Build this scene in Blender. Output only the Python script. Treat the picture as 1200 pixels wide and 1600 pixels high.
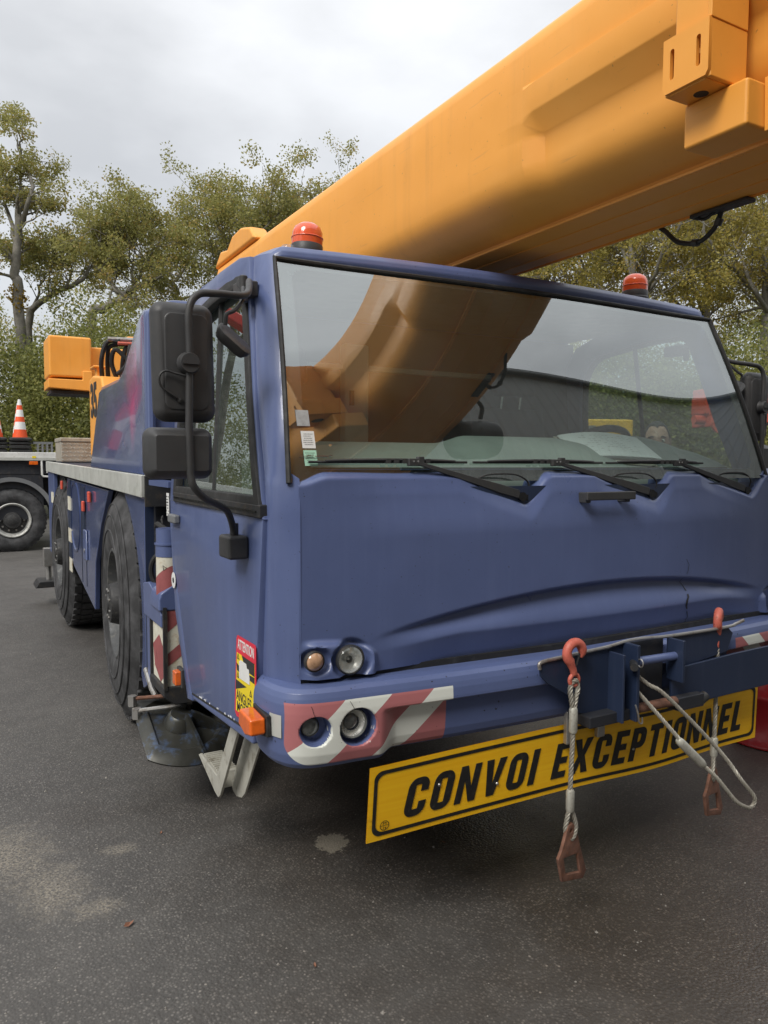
import bpy, bmesh, math, random
import numpy as np
from mathutils import Vector, Matrix, Euler

for o in list(bpy.data.objects):
    bpy.data.objects.remove(o, do_unlink=True)
SC = bpy.context.scene
COL = SC.collection
R = math.radians
rnd = random.Random(7)

# ------------------------------------------------------------------ camera
cam_data = bpy.data.cameras.new('camera')
cam = bpy.data.objects.new('camera', cam_data); COL.objects.link(cam)
PSI, PIT, ROLL = R(29.2), R(3.9), R(0.25)
fwd = Vector((math.sin(PSI)*math.cos(PIT), math.cos(PSI)*math.cos(PIT), -math.sin(PIT)))
right = Vector((math.cos(PSI), -math.sin(PSI), 0)); up = right.cross(fwd)
r2 = right*math.cos(ROLL)+up*math.sin(ROLL); u2 = up*math.cos(ROLL)-right*math.sin(ROLL)
m = Matrix((r2, u2, -fwd)).transposed().to_4x4(); m.translation = (0, 0, 1.6)
cam.matrix_world = m
cam_data.sensor_fit = 'AUTO'; cam_data.sensor_width = 36; cam_data.lens = 1180/1600*36
cam_data.clip_start = 0.05; cam_data.clip_end = 2000
SC.camera = cam

# ------------------------------------------------------------------ world, sun, exposure
W = bpy.data.worlds.new('World'); SC.world = W; W.use_nodes = True
nt = W.node_tree; nt.nodes.clear()
SUN_EL, SUN_AZ = R(46), R(-118)        # azimuth from +Y towards +X
def wn(t, **k):
    n = nt.nodes.new(t)
    for a, b in k.items(): setattr(n, a, b)
    return n
out = wn('ShaderNodeOutputWorld'); addn = wn('ShaderNodeAddShader')
sky = wn('ShaderNodeTexSky', sky_type='NISHITA'); sky.sun_disc = False
sky.sun_elevation = SUN_EL; sky.sun_rotation = SUN_AZ
bg1 = wn('ShaderNodeBackground'); bg1.inputs[1].default_value = 0.05*0.3
nt.links.new(sky.outputs[0], bg1.inputs[0])
tc = wn('ShaderNodeTexCoord'); sep = wn('ShaderNodeSeparateXYZ'); nt.links.new(tc.outputs['Generated'], sep.inputs[0])
mr = wn('ShaderNodeMapRange'); mr.inputs[1].default_value = 0; mr.inputs[2].default_value = 1   # overcast: zenith brighter than horizon
mr.inputs[3].default_value = 0.255; mr.inputs[4].default_value = 0.82
nt.links.new(sep.outputs[2], mr.inputs[0])
mp = wn('ShaderNodeMapping'); mp.inputs['Scale'].default_value = (1.2, 1.2, 2.6); nt.links.new(tc.outputs['Generated'], mp.inputs[0])
nz = wn('ShaderNodeTexNoise'); nz.inputs['Scale'].default_value = 2.6; nz.inputs['Detail'].default_value = 5; nz.inputs['Roughness'].default_value = 0.5
nt.links.new(mp.outputs[0], nz.inputs['Vector'])
mr2 = wn('ShaderNodeMapRange'); mr2.inputs[1].default_value = 0.33; mr2.inputs[2].default_value = 0.67; mr2.inputs[3].default_value = 0.74; mr2.inputs[4].default_value = 1.05
nt.links.new(nz.outputs[0], mr2.inputs[0])
mul = wn('ShaderNodeMath', operation='MULTIPLY'); nt.links.new(mr.outputs[0], mul.inputs[0]); nt.links.new(mr2.outputs[0], mul.inputs[1])
bg2 = wn('ShaderNodeBackground'); bg2.inputs[0].default_value = (0.99, 0.995, 1.0, 1)
nt.links.new(mul.outputs[0], bg2.inputs[1])
nt.links.new(bg1.outputs[0], addn.inputs[0]); nt.links.new(bg2.outputs[0], addn.inputs[1]); nt.links.new(addn.outputs[0], out.inputs[0])

sd = bpy.data.lights.new('sun', 'SUN'); sd.energy = 1.5; sd.angle = R(24); sd.color = (1, 0.96, 0.9)
sun = bpy.data.objects.new('sun', sd); COL.objects.link(sun)
sdir = Vector((math.sin(SUN_AZ)*math.cos(SUN_EL), math.cos(SUN_AZ)*math.cos(SUN_EL), math.sin(SUN_EL)))
sun.rotation_euler = sdir.to_track_quat('Z', 'Y').to_euler(); sun.location = (-20, 10, 30)
vs = SC.view_settings; vs.view_transform = 'Standard'; vs.look = 'None'; vs.gamma = 1; vs.use_curve_mapping = False
vs.exposure = 0.85
SC.render.engine = 'CYCLES'
SC.cycles.max_bounces = 8; SC.cycles.transparent_max_bounces = 12; SC.cycles.glossy_bounces = 4; SC.cycles.diffuse_bounces = 3

# ------------------------------------------------------------------ materials
MAT = {}
class N:
    def __init__(s, name):
        s.m = bpy.data.materials.new(name); s.m.use_nodes = True; s.t = s.m.node_tree
        s.b = s.t.nodes['Principled BSDF']; MAT[name] = s.m
    def n(s, t, ins=None, **k):
        n = s.t.nodes.new(t)
        for a, b in k.items(): setattr(n, a, b)
        for a, b in (ins or {}).items():
            if isinstance(b, bpy.types.NodeSocket): s.t.links.new(b, n.inputs[a])
            else: n.inputs[a].default_value = b
        return n
    def l(s, a, b): s.t.links.new(a, b)
    def pos(s): return s.n('ShaderNodeNewGeometry').outputs['Position']
    def obj(s): return s.n('ShaderNodeTexCoord').outputs['Object']
    def noise(s, scale, det=4, rough=0.55, v=None, stretch=None):
        v = v or s.pos()
        if stretch: v = s.n('ShaderNodeMapping', {0: v, 'Scale': stretch}).outputs[0]
        return s.n('ShaderNodeTexNoise', {'Vector': v, 'Scale': scale, 'Detail': det, 'Roughness': rough}).outputs[0]
    def ramp(s, f, a, b, lo=0., hi=1.):
        return s.n('ShaderNodeMapRange', {0: f, 1: a, 2: b, 3: lo, 4: hi}).outputs[0]
    def mix(s, f, a, b):
        n = s.n('ShaderNodeMix', data_type='RGBA')
        for i, v in ((0, f), (6, a), (7, b)):
            if isinstance(v, bpy.types.NodeSocket): s.l(v, n.inputs[i])
            else: n.inputs[i].default_value = v if i == 0 else tuple(v)+(1,)*(4-len(v))
        return n.outputs[2]
    def math(s, op, a, b=0.0):
        n = s.n('ShaderNodeMath', operation=op)
        for i, v in ((0, a), (1, b)):
            if isinstance(v, bpy.types.NodeSocket): s.l(v, n.inputs[i])
            else: n.inputs[i].default_value = v
        return n.outputs[0]
    def bump(s, h, dist=0.002, st=0.5):
        b = s.n('ShaderNodeBump', {'Height': h, 'Distance': dist, 'Strength': st}); s.l(b.outputs[0], s.b.inputs['Normal'])
    def set(s, **k):
        for a, v in k.items():
            i = s.b.inputs[a.replace('_', ' ')]
            if isinstance(v, bpy.types.NodeSocket): s.l(v, i)
            else: i.default_value = (tuple(v)+(1,)) if isinstance(v, tuple) and len(v) == 3 else v
        return s

def simple(name, c, rough=0.5, metal=0.0, var=0.12, scale=6, coat=0.0, dirt=None, bump=0.0):
    k = N(name)
    f = k.noise(scale, 5, 0.6)
    a = tuple(max(0, x*(1-var)) for x in c); b = tuple(min(1, x*(1+var)) for x in c)
    col = k.mix(k.ramp(f, 0.3, 0.7), a, b)
    if dirt:
        d = k.ramp(k.noise(scale*2.7, 8, 0.7), 0.52, 0.72); col = k.mix(d, col, dirt)
    k.set(Base_Color=col, Roughness=k.ramp(k.noise(scale*3, 4), 0.3, 0.7, rough*0.85, min(1, rough*1.2)), Metallic=metal, Coat_Weight=coat, Coat_Roughness=0.08)
    if bump: k.bump(k.noise(scale*40, 2), 0.001, bump)
    return k

def blue(name, c, rough, coat, fade):
    k = N(name)
    f = k.ramp(k.noise(2.2, 6, 0.65), 0.35, 0.7)
    streak = k.ramp(k.noise(1.0, 4, 0.6, stretch=(26, 26, 1.3)), 0.5, 0.75, 0, fade)
    col = k.mix(f, tuple(x*0.93 for x in c), tuple(x*1.06 for x in c))
    col = k.mix(streak, col, tuple(x*1.25+0.03 for x in c))
    chip = k.ramp(k.noise(120, 2, 0.4), 0.745, 0.76, 0, .8)
    col = k.mix(chip, col, (0.03, 0.03, 0.04))
    k.set(Base_Color=col, Roughness=k.ramp(k.noise(5, 5), 0.3, 0.7, rough*0.8, rough*1.25), Coat_Weight=coat, Coat_Roughness=0.05)
    k.bump(k.math("ADD", k.math("MULTIPLY", k.noise(3.2, 3, 0.5), 6.0), k.math("MULTIPLY", k.noise(180, 2), 0.18)), 0.002, 0.35)
    return k
BLUE = (0.094, 0.126, 0.262)
blue('blue_front', BLUE, 0.34, 0.20, 0.16)
blue('blue_side', BLUE, 0.34, 0.25, 0.30)
blue('blue_gloss', (0.066, 0.092, 0.205), 0.22, 0.55, 0.08)
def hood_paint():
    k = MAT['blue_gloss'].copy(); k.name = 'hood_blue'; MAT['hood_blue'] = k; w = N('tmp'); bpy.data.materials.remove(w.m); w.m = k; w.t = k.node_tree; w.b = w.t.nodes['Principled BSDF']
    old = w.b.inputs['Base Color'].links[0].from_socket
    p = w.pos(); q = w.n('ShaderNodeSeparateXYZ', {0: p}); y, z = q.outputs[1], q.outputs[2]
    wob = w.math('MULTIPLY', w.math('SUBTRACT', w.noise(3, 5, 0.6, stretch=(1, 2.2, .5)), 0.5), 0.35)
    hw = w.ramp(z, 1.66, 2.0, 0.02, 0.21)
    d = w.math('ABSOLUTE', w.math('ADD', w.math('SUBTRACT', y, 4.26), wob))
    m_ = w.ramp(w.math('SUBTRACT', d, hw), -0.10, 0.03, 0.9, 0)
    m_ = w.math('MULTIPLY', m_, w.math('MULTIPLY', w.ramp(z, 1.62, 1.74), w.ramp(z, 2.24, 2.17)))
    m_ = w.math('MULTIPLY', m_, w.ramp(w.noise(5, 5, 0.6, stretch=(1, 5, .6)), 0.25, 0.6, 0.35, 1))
    w.l(w.mix(m_, old, (0.33, 0.075, 0.22)), w.b.inputs['Base Color'])  # pink smear of a reflection, painted into the hood's blue
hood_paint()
blue('blue_dark', (0.017, 0.028, 0.062), 0.42, 0.1, 0.2)

def yellow():
    k = N('crane_yellow')
    f = k.ramp(k.noise(1.4, 5, 0.6), 0.3, 0.7)
    col = k.mix(f, (0.84, 0.355, 0.050), (0.92, 0.405, 0.068))
    d = k.ramp(k.noise(9, 8, 0.75), 0.60, 0.78, 0, 0.25)
    col = k.mix(d, col, (0.52, 0.20, 0.04))
    sp = k.ramp(k.noise(90, 2, 0.4), 0.755, 0.77, 0, 0.55)
    col = k.mix(sp, col, (0.25, 0.13, 0.05))
    run = k.math('MULTIPLY', k.ramp(k.noise(1.0, 5, 0.65, stretch=(9, 16, 0.8)), 0.50, 0.75, 0, 0.30), k.ramp(k.noise(0.9, 3), 0.4, 0.62))
    col = k.mix(run, col, (0.45, 0.19, 0.05))
    old = k.ramp(k.noise(0.7, 4, 0.6), 0.5, 0.66, 0, 0.30)
    col = k.mix(old, col, (0.90, 0.47, 0.13))
    scr = k.ramp(k.noise(1.0, 3, 0.5, stretch=(60, 3, 60)), 0.70, 0.73, 0, 0.35)
    col = k.mix(scr, col, (0.60, 0.27, 0.08))
    k.set(Base_Color=col, Roughness=k.ramp(k.noise(4, 5), 0.3, 0.7, 0.42, 0.56), Coat_Weight=0.04, Coat_Roughness=0.15)
    k.bump(k.math('ADD', k.math('MULTIPLY', k.noise(2.6, 3, 0.5), 8.0), k.math('MULTIPLY', k.noise(60, 3), 0.3)), 0.002, 0.35)
yellow()
simple('black_plastic', (0.042, 0.042, 0.043), 0.5, var=0.15, scale=9, bump=0.25, dirt=(0.05, 0.048, 0.045))
simple('black_rubber', (0.018, 0.018, 0.018), 0.6, dirt=(0.05, 0.05, 0.05))
simple('black_gloss', (0.012, 0.012, 0.013), 0.2)
simple('grey_frit', (0.045, 0.05, 0.052), 0.25)
simple('aluminium', (0.56, 0.57, 0.53), 0.5, 0.35, dirt=(0.42, 0.43, 0.38), scale=5)
simple('aluminium_step', (0.50, 0.49, 0.43), 0.5, 0.3, dirt=(0.2, 0.17, 0.12), scale=8)
simple('dark_steel', (0.035, 0.036, 0.038), 0.55, 0.3, dirt=(0.09, 0.07, 0.05), scale=8)
simple('lamp_reflector', (0.85, 0.85, 0.82), 0.25, 0.7, var=0.04)
simple('worn_steel', (0.055, 0.055, 0.048), 0.38, 0.55, var=0.5, dirt=(0.10, 0.15, 0.26), scale=5)
simple('chassis', (0.018, 0.02, 0.026), 0.6, dirt=(0.05, 0.045, 0.04), scale=4)
simple('chrome', (0.75, 0.75, 0.73), 0.13, 1.0, var=0.05)
simple('steel', (0.45, 0.44, 0.42), 0.4, 0.8, dirt=(0.2, 0.15, 0.1))
simple('rust', (0.19, 0.095, 0.065), 0.75, 0.2, var=0.4, scale=25, dirt=(0.24, 0.10, 0.05), bump=0.5)
simple('hook_red', (0.55, 0.13, 0.09), 0.5, 0, scale=20, dirt=(0.16, 0.05, 0.03), bump=0.3)
simple('red_paint', (0.62, 0.035, 0.025), 0.35, coat=0.3, dirt=(0.4, 0.05, 0.04))
simple('salmon_red', (0.70, 0.10, 0.06), 0.45, dirt=(0.4, 0.08, 0.05))
simple('drum_red', (0.50, 0.012, 0.018), 0.3, coat=0.3, scale=3)
simple('white_paint', (0.72, 0.72, 0.68), 0.5, dirt=(0.5, 0.47, 0.4), scale=12)
simple('white_dirty', (0.62, 0.60, 0.50), 0.6, dirt=(0.38, 0.26, 0.14), scale=7)
simple('dusty_red', (0.30, 0.085, 0.085), 0.55, dirt=(0.2, 0.06, 0.06), scale=9)
simple('orange_lens', (0.72, 0.13, 0.012), 0.18, coat=0.6, var=0.2, scale=30)
simple('beacon_lens', (0.85, 0.12, 0.035), 0.15, coat=0.6, var=0.12, scale=14)
simple('amber_clear', (0.45, 0.27, 0.16), 0.15, coat=0.6, var=0.3, scale=60)
simple('lens_dark', (0.10, 0.105, 0.10), 0.12, coat=0.7, var=0.4, scale=70)
simple('sign_black', (0.014, 0.014, 0.014), 0.45, dirt=(0.04, 0.04, 0.035), scale=20)
simple('ink', (0.03, 0.03, 0.03), 0.6)
simple('sticker_white', (0.75, 0.75, 0.73), 0.4, var=0.04)
simple('sticker_red', (0.68, 0.03, 0.06), 0.35, var=0.06)
simple('sticker_yellow', (0.85, 0.66, 0.02), 0.35, var=0.05)
simple('sticker_green', (0.40, 0.66, 0.50), 0.4, var=0.06)
simple('sticker_grey', (0.35, 0.36, 0.36), 0.3, var=0.25, scale=40)
simple('dash', (0.30, 0.35, 0.32), 0.7, var=0.08, bump=0.2)
simple('interior_dark', (0.035, 0.037, 0.037), 0.75)
simple('interior_grey', (0.14, 0.145, 0.14), 0.75)
simple('interior_cream', (0.78, 0.78, 0.66), 0.6)
simple('seat_fabric', (0.03, 0.032, 0.036), 0.85, bump=0.4, scale=8)
simple('paper', (0.84, 0.88, 0.88), 0.7, var=0.04)
simple('skin', (0.43, 0.25, 0.18), 0.5, var=0.08, scale=30)
simple('lips', (0.42, 0.20, 0.16), 0.5)
simple('hair', (0.02, 0.016, 0.013), 0.6, var=0.3, scale=80)
simple('eye_white', (0.7, 0.68, 0.64), 0.25, var=0.02)
simple('jacket', (0.03, 0.04, 0.06), 0.8)
simple('jeans', (0.06, 0.08, 0.14), 0.85)
simple('cone_orange', (0.85, 0.10, 0.02), 0.5, dirt=(0.55, 0.1, 0.04))
simple('cone_white', (0.80, 0.80, 0.78), 0.4)
simple('truck_white', (0.68, 0.68, 0.65), 0.4, dirt=(0.5, 0.48, 0.44), coat=0.2)
simple('truck_rim', (0.50, 0.50, 0.47), 0.5, 0.2, dirt=(0.25, 0.23, 0.2))
simple('truck_grey', (0.16, 0.165, 0.17), 0.5)
simple('chequer', (0.50, 0.47, 0.40), 0.45, 0.4, dirt=(0.33, 0.27, 0.2))
simple('machine_yellow', (0.85, 0.47, 0.02), 0.4, dirt=(0.5, 0.3, 0.04))
simple('rope', (0.36, 0.34, 0.29), 0.55, 0.5, dirt=(0.2, 0.17, 0.13), scale=30)
simple('ferrule', (0.55, 0.54, 0.47), 0.45, 0.5, dirt=(0.35, 0.32, 0.26), scale=30)
simple('cladding', (0.36, 0.36, 0.35), 0.6, var=0.06, scale=0.5)
simple('roof_sheet', (0.2, 0.2, 0.2), 0.5)
simple('bark', (0.20, 0.185, 0.16), 0.9, var=0.4, scale=4, dirt=(0.14, 0.155, 0.10), bump=0.9)
simple('grit_stone', (0.20, 0.185, 0.165), 0.8, var=0.5, scale=60)
simple('dead_leaf', (0.22, 0.10, 0.06), 0.7)

def tyre():
    k = N('tyre')
    f = k.ramp(k.noise(7, 7, 0.7), 0.42, 0.72)
    col = k.mix(f, (0.026, 0.026, 0.027), (0.095, 0.095, 0.098))
    k.set(Base_Color=col, Roughness=0.75); k.bump(k.noise(60, 3), 0.002, 0.3)
tyre()

def asphalt():
    k = N('asphalt')
    p = k.pos()
    v = k.n('ShaderNodeTexVoronoi', {'Vector': p, 'Scale': 105.0, 'Randomness': 1.0}); v.feature = 'F1'
    sepc = k.n('ShaderNodeSeparateColor', {0: v.outputs['Color']})
    big = k.ramp(k.noise(0.55, 6, 0.6), 0.35, 0.68)
    mid = k.ramp(k.noise(5, 6, 0.65), 0.3, 0.7)
    base = k.mix(big, (0.072, 0.068, 0.064), (0.112, 0.106, 0.098))
    base = k.mix(k.math('MULTIPLY', mid, 0.5), base, (0.048, 0.046, 0.044))
    stone = k.math('MULTIPLY', k.ramp(sepc.outputs[0], 0.35, 1.0, 0, 1.0), k.ramp(k.noise(2.0, 5, 0.65), 0.3, 0.7, 0.45, 1.0))
    edge = k.ramp(v.outputs['Distance'], 0.25, 0.55, 1.0, 0.0)
    st = k.math('MULTIPLY', stone, edge)
    col = k.mix(st, base, (0.24, 0.225, 0.205))
    v2 = k.n('ShaderNodeTexVoronoi', {'Vector': p, 'Scale': 48.0})
    sp = k.n('ShaderNodeSeparateColor', {0: v2.outputs['Color']})
    fleck = k.math('MULTIPLY', k.ramp(sp.outputs[1], 0.965, 0.985), k.ramp(v2.outputs['Distance'], 0.14, 0.24, 1, 0))
    col = k.mix(k.math('MULTIPLY', fleck, .8), col, (0.36, 0.33, 0.29))
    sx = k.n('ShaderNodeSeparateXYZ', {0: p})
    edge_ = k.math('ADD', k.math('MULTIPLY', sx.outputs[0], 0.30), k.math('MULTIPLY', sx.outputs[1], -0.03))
    wet_shade = k.ramp(k.math('ADD', edge_, k.math('MULTIPLY', k.math('SUBTRACT', k.noise(0.8, 7, 0.65), 0.5), 1.3)), 0.05, 0.42)  # damp tone with shade painted in, ahead of and under the crane
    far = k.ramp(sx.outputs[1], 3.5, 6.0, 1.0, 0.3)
    wet_shade = k.math('MULTIPLY', wet_shade, far)
    dark = k.n('ShaderNodeMix', data_type='RGBA', blend_type='MULTIPLY'); k.l(k.math('MULTIPLY', wet_shade, 0.9), dark.inputs[0]); k.l(col, dark.inputs[6]); dark.inputs[7].default_value = (0.60, 0.53, 0.47, 1); col = dark.outputs[2]
    wob = k.noise(13, 9, 0.78)
    def patch(cx, cy, r, sx=1.0, sy=1.0, amp=2.0):
        s = k.n('ShaderNodeVectorMath', {0: p, 1: (cx, cy, 0)}, operation='SUBTRACT')
        s = k.n('ShaderNodeVectorMath', {0: s.outputs[0], 1: (1/sx, 1/sy, 0)}, operation='MULTIPLY')
        d = k.n('ShaderNodeVectorMath', {0: s.outputs[0]}, operation='LENGTH').outputs['Value']
        return k.math('ADD', d, k.math('MULTIPLY', k.math('SUBTRACT', wob, 0.5), r*amp)), r
    d, r = patch(1.31, 2.78, 0.070, 1.0, 1.15, 3.4)
    col = k.mix(k.ramp(d, r*0.93, r, 0.85, 0), col, (0.25, 0.225, 0.18))
    grit = k.ramp(k.noise(85, 4, 0.65), 0.40, 0.60)
    for cx, cy, r, sx_, sy_ in ((0.25, 2.96, 0.13, 1, 1.7), (0.10, 3.3, 0.20, 1, 1.4), (0.38, 2.76, 0.07, 1.3, 1), (0.52, 3.15, 0.05, 1.6, 1)):
        d, r = patch(cx, cy, r, sx_, sy_, 2.8)
        pm = k.math('MULTIPLY', k.ramp(d, r*0.2, r*1.15, 0.60, 0), grit)
        col = k.mix(pm, col, (0.34, 0.30, 0.235))
    rough = k.math('SUBTRACT', k.ramp(k.noise(1.3, 5, 0.6), 0.35, 0.7, 0.52, 0.80), k.math('MULTIPLY', wet_shade, 0.17))
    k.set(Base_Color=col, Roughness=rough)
    h = k.math('ADD', k.math('MULTIPLY', v.outputs['Distance'], -1.0), k.math('MULTIPLY', k.noise(60, 3), 0.6))
    k.bump(h, 0.0032, 0.55)
asphalt()

def verge():
    k = N('verge_ground')
    col = k.mix(k.ramp(k.noise(3, 6), 0.35, 0.65), (0.05, 0.055, 0.025), (0.09, 0.085, 0.045))
    k.set(Base_Color=col, Roughness=0.95)
verge()

def leafmat(name, a, b, c):
    k = N(name)
    at = k.n('ShaderNodeAttribute', attribute_name='tint')
    col = k.mix(k.ramp(at.outputs['Fac'], 0, 0.6), a, b)
    col = k.mix(k.ramp(at.outputs['Fac'], 0.72, 1.0), col, c)
    k.set(Base_Color=col, Roughness=0.55)
    tr = k.n('ShaderNodeBsdfTranslucent', {0: col}); mx = k.n('ShaderNodeMixShader', {0: 0.5})
    k.l(k.b.outputs[0], mx.inputs[1]); k.l(tr.outputs[0], mx.inputs[2])
    k.l(mx.outputs[0], k.t.nodes['Material Output'].inputs[0])
leafmat('leaf_oak', (0.17, 0.18, 0.058), (0.34, 0.325, 0.10), (0.45, 0.32, 0.10))
leafmat('leaf_autumn', (0.21, 0.19, 0.052), (0.41, 0.35, 0.085), (0.50, 0.33, 0.08))
leafmat('leaf_under', (0.11, 0.135, 0.04), (0.27, 0.28, 0.082), (0.38, 0.35, 0.10))
leafmat('leaf_ivy', (0.30, 0.20, 0.03), (0.45, 0.30, 0.03), (0.16, 0.15, 0.03))

def glass(name, tint, f0, rough=0.0):
    k = N(name)
    k.t.nodes.remove(k.b)
    lw = k.n('ShaderNodeLayerWeight', {'Blend': 0.5})
    p5 = k.math('POWER', lw.outputs['Facing'], 4.0)
    fac = k.math('ADD', k.math('MULTIPLY', p5, 1-f0), f0)
    tr = k.n('ShaderNodeBsdfTransparent', {0: tint+(1,)}); gl = k.n('ShaderNodeBsdfGlossy', {0: (0.93, 0.97, 0.97, 1), 'Roughness': rough})
    mx = k.n('ShaderNodeMixShader', {0: fac}); k.l(tr.outputs[0], mx.inputs[1]); k.l(gl.outputs[0], mx.inputs[2])
    # film of dust on the pane
    df = k.n('ShaderNodeBsdfDiffuse', {0: (0.5, 0.53, 0.5, 1)})
    dust = k.ramp(k.noise(3, 7, 0.7), 0.3, 0.8, 0.012, 0.05)
    m2 = k.n('ShaderNodeMixShader', {0: dust}); k.l(mx.outputs[0], m2.inputs[1]); k.l(df.outputs[0], m2.inputs[2])
    k.l(m2.outputs[0], k.t.nodes['Material Output'].inputs[0])
glass('windshield_glass', (0.84, 0.94, 0.90), 0.31)
glass('door_glass', (0.74, 0.82, 0.80), 0.09)
glass('lamp_glass', (0.92, 0.93, 0.92), 0.08)

def bumper_paint():
    k = N('bumper_paint')
    p = k.pos(); s = k.n('ShaderNodeSeparateXYZ', {0: p})
    x, y, z = s.outputs[0], s.outputs[1], s.outputs[2]
    xm = k.math('SUBTRACT', 2.07, k.math('ABSOLUTE', k.math('SUBTRACT', x, 2.07)))    # both ends alike
    u = k.math('SUBTRACT', xm, k.math('MULTIPLY', k.math('SUBTRACT', z, 0.70), 1.08))
    def band(v, a, b): return k.math('MULTIPLY', k.math('GREATER_THAN', v, a), k.math('LESS_THAN', v, b))
    white = k.math('ADD', band(u, 0.765, 0.917), band(u, 1.06, 1.18))
    stripes = k.mix(white, (0.42, 0.15, 0.155), (0.70, 0.72, 0.66))
    dx = k.math('MAXIMUM', k.math('SUBTRACT', 0.875, xm), 0.0); dz = k.math('MAXIMUM', k.math('SUBTRACT', 0.775, z), 0.0)
    rr = k.math('SQRT', k.math('ADD', k.math('MULTIPLY', dx, dx), k.math('MULTIPLY', dz, dz)))
    mask = k.math('MULTIPLY', k.math('LESS_THAN', rr, 0.072), k.math('LESS_THAN', xm, k.math('ADD', 1.335, k.math('MULTIPLY', k.math('GREATER_THAN', x, 2.07), 0.10))))
    mask = k.math('MULTIPLY', mask, k.math('LESS_THAN', z, 0.892))
    mask = k.math('MULTIPLY', mask, k.math('LESS_THAN', y, 2.045))
    # inside the lamp wells the paint is blue
    for cx, cz, r in ((0.885, 0.805, 0.0462), (1.015, 0.803, 0.0592)):
        a = k.math('SUBTRACT', xm, cx); b = k.math('SUBTRACT', z, cz)
        d = k.math('SQRT', k.math('ADD', k.math('MULTIPLY', a, a), k.math('MULTIPLY', b, b)))
        mask = k.math('MULTIPLY', mask, k.math('GREATER_THAN', d, r))
    f = k.ramp(k.noise(2.2, 6, 0.65), 0.35, 0.7)
    col = k.mix(f, tuple(v*0.93 for v in BLUE), tuple(v*1.08 for v in BLUE))
    col = k.mix(mask, col, stripes)
    scr = k.math('MULTIPLY', k.ramp(k.noise(30, 4, 0.6, stretch=(1.6, 1.6, 0.35)), 0.67, 0.69), band(xm, 1.04, 1.13))
    col = k.mix(scr, col, (0.66, 0.62, 0.6))
    chip = k.ramp(k.noise(70, 2, 0.4), 0.735, 0.75)
    col = k.mix(chip, col, (0.02, 0.02, 0.025))
    k.set(Base_Color=col, Roughness=0.4, Coat_Weight=0.06); k.bump(k.noise(150, 2), 0.0006, 0.12)
bumper_paint()

def sign_yellow():
    k = N('sign_yellow')
    p = k.pos()
    b1 = k.ramp(k.noise(1.0, 3, 0.5, stretch=(2.5, 2.5, 70)), 0.35, 0.7)
    col = k.mix(b1, (0.95, 0.50, 0.008), (1.0, 0.58, 0.014))
    d = k.ramp(k.noise(22, 8, 0.75), 0.62, 0.72, 0, 0.6)
    col = k.mix(d, col, (0.42, 0.20, 0.02))
    k.set(Base_Color=col, Roughness=0.35, Coat_Weight=0.15); k.bump(k.noise(3, 3), 0.01, 0.3)
sign_yellow()

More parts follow.
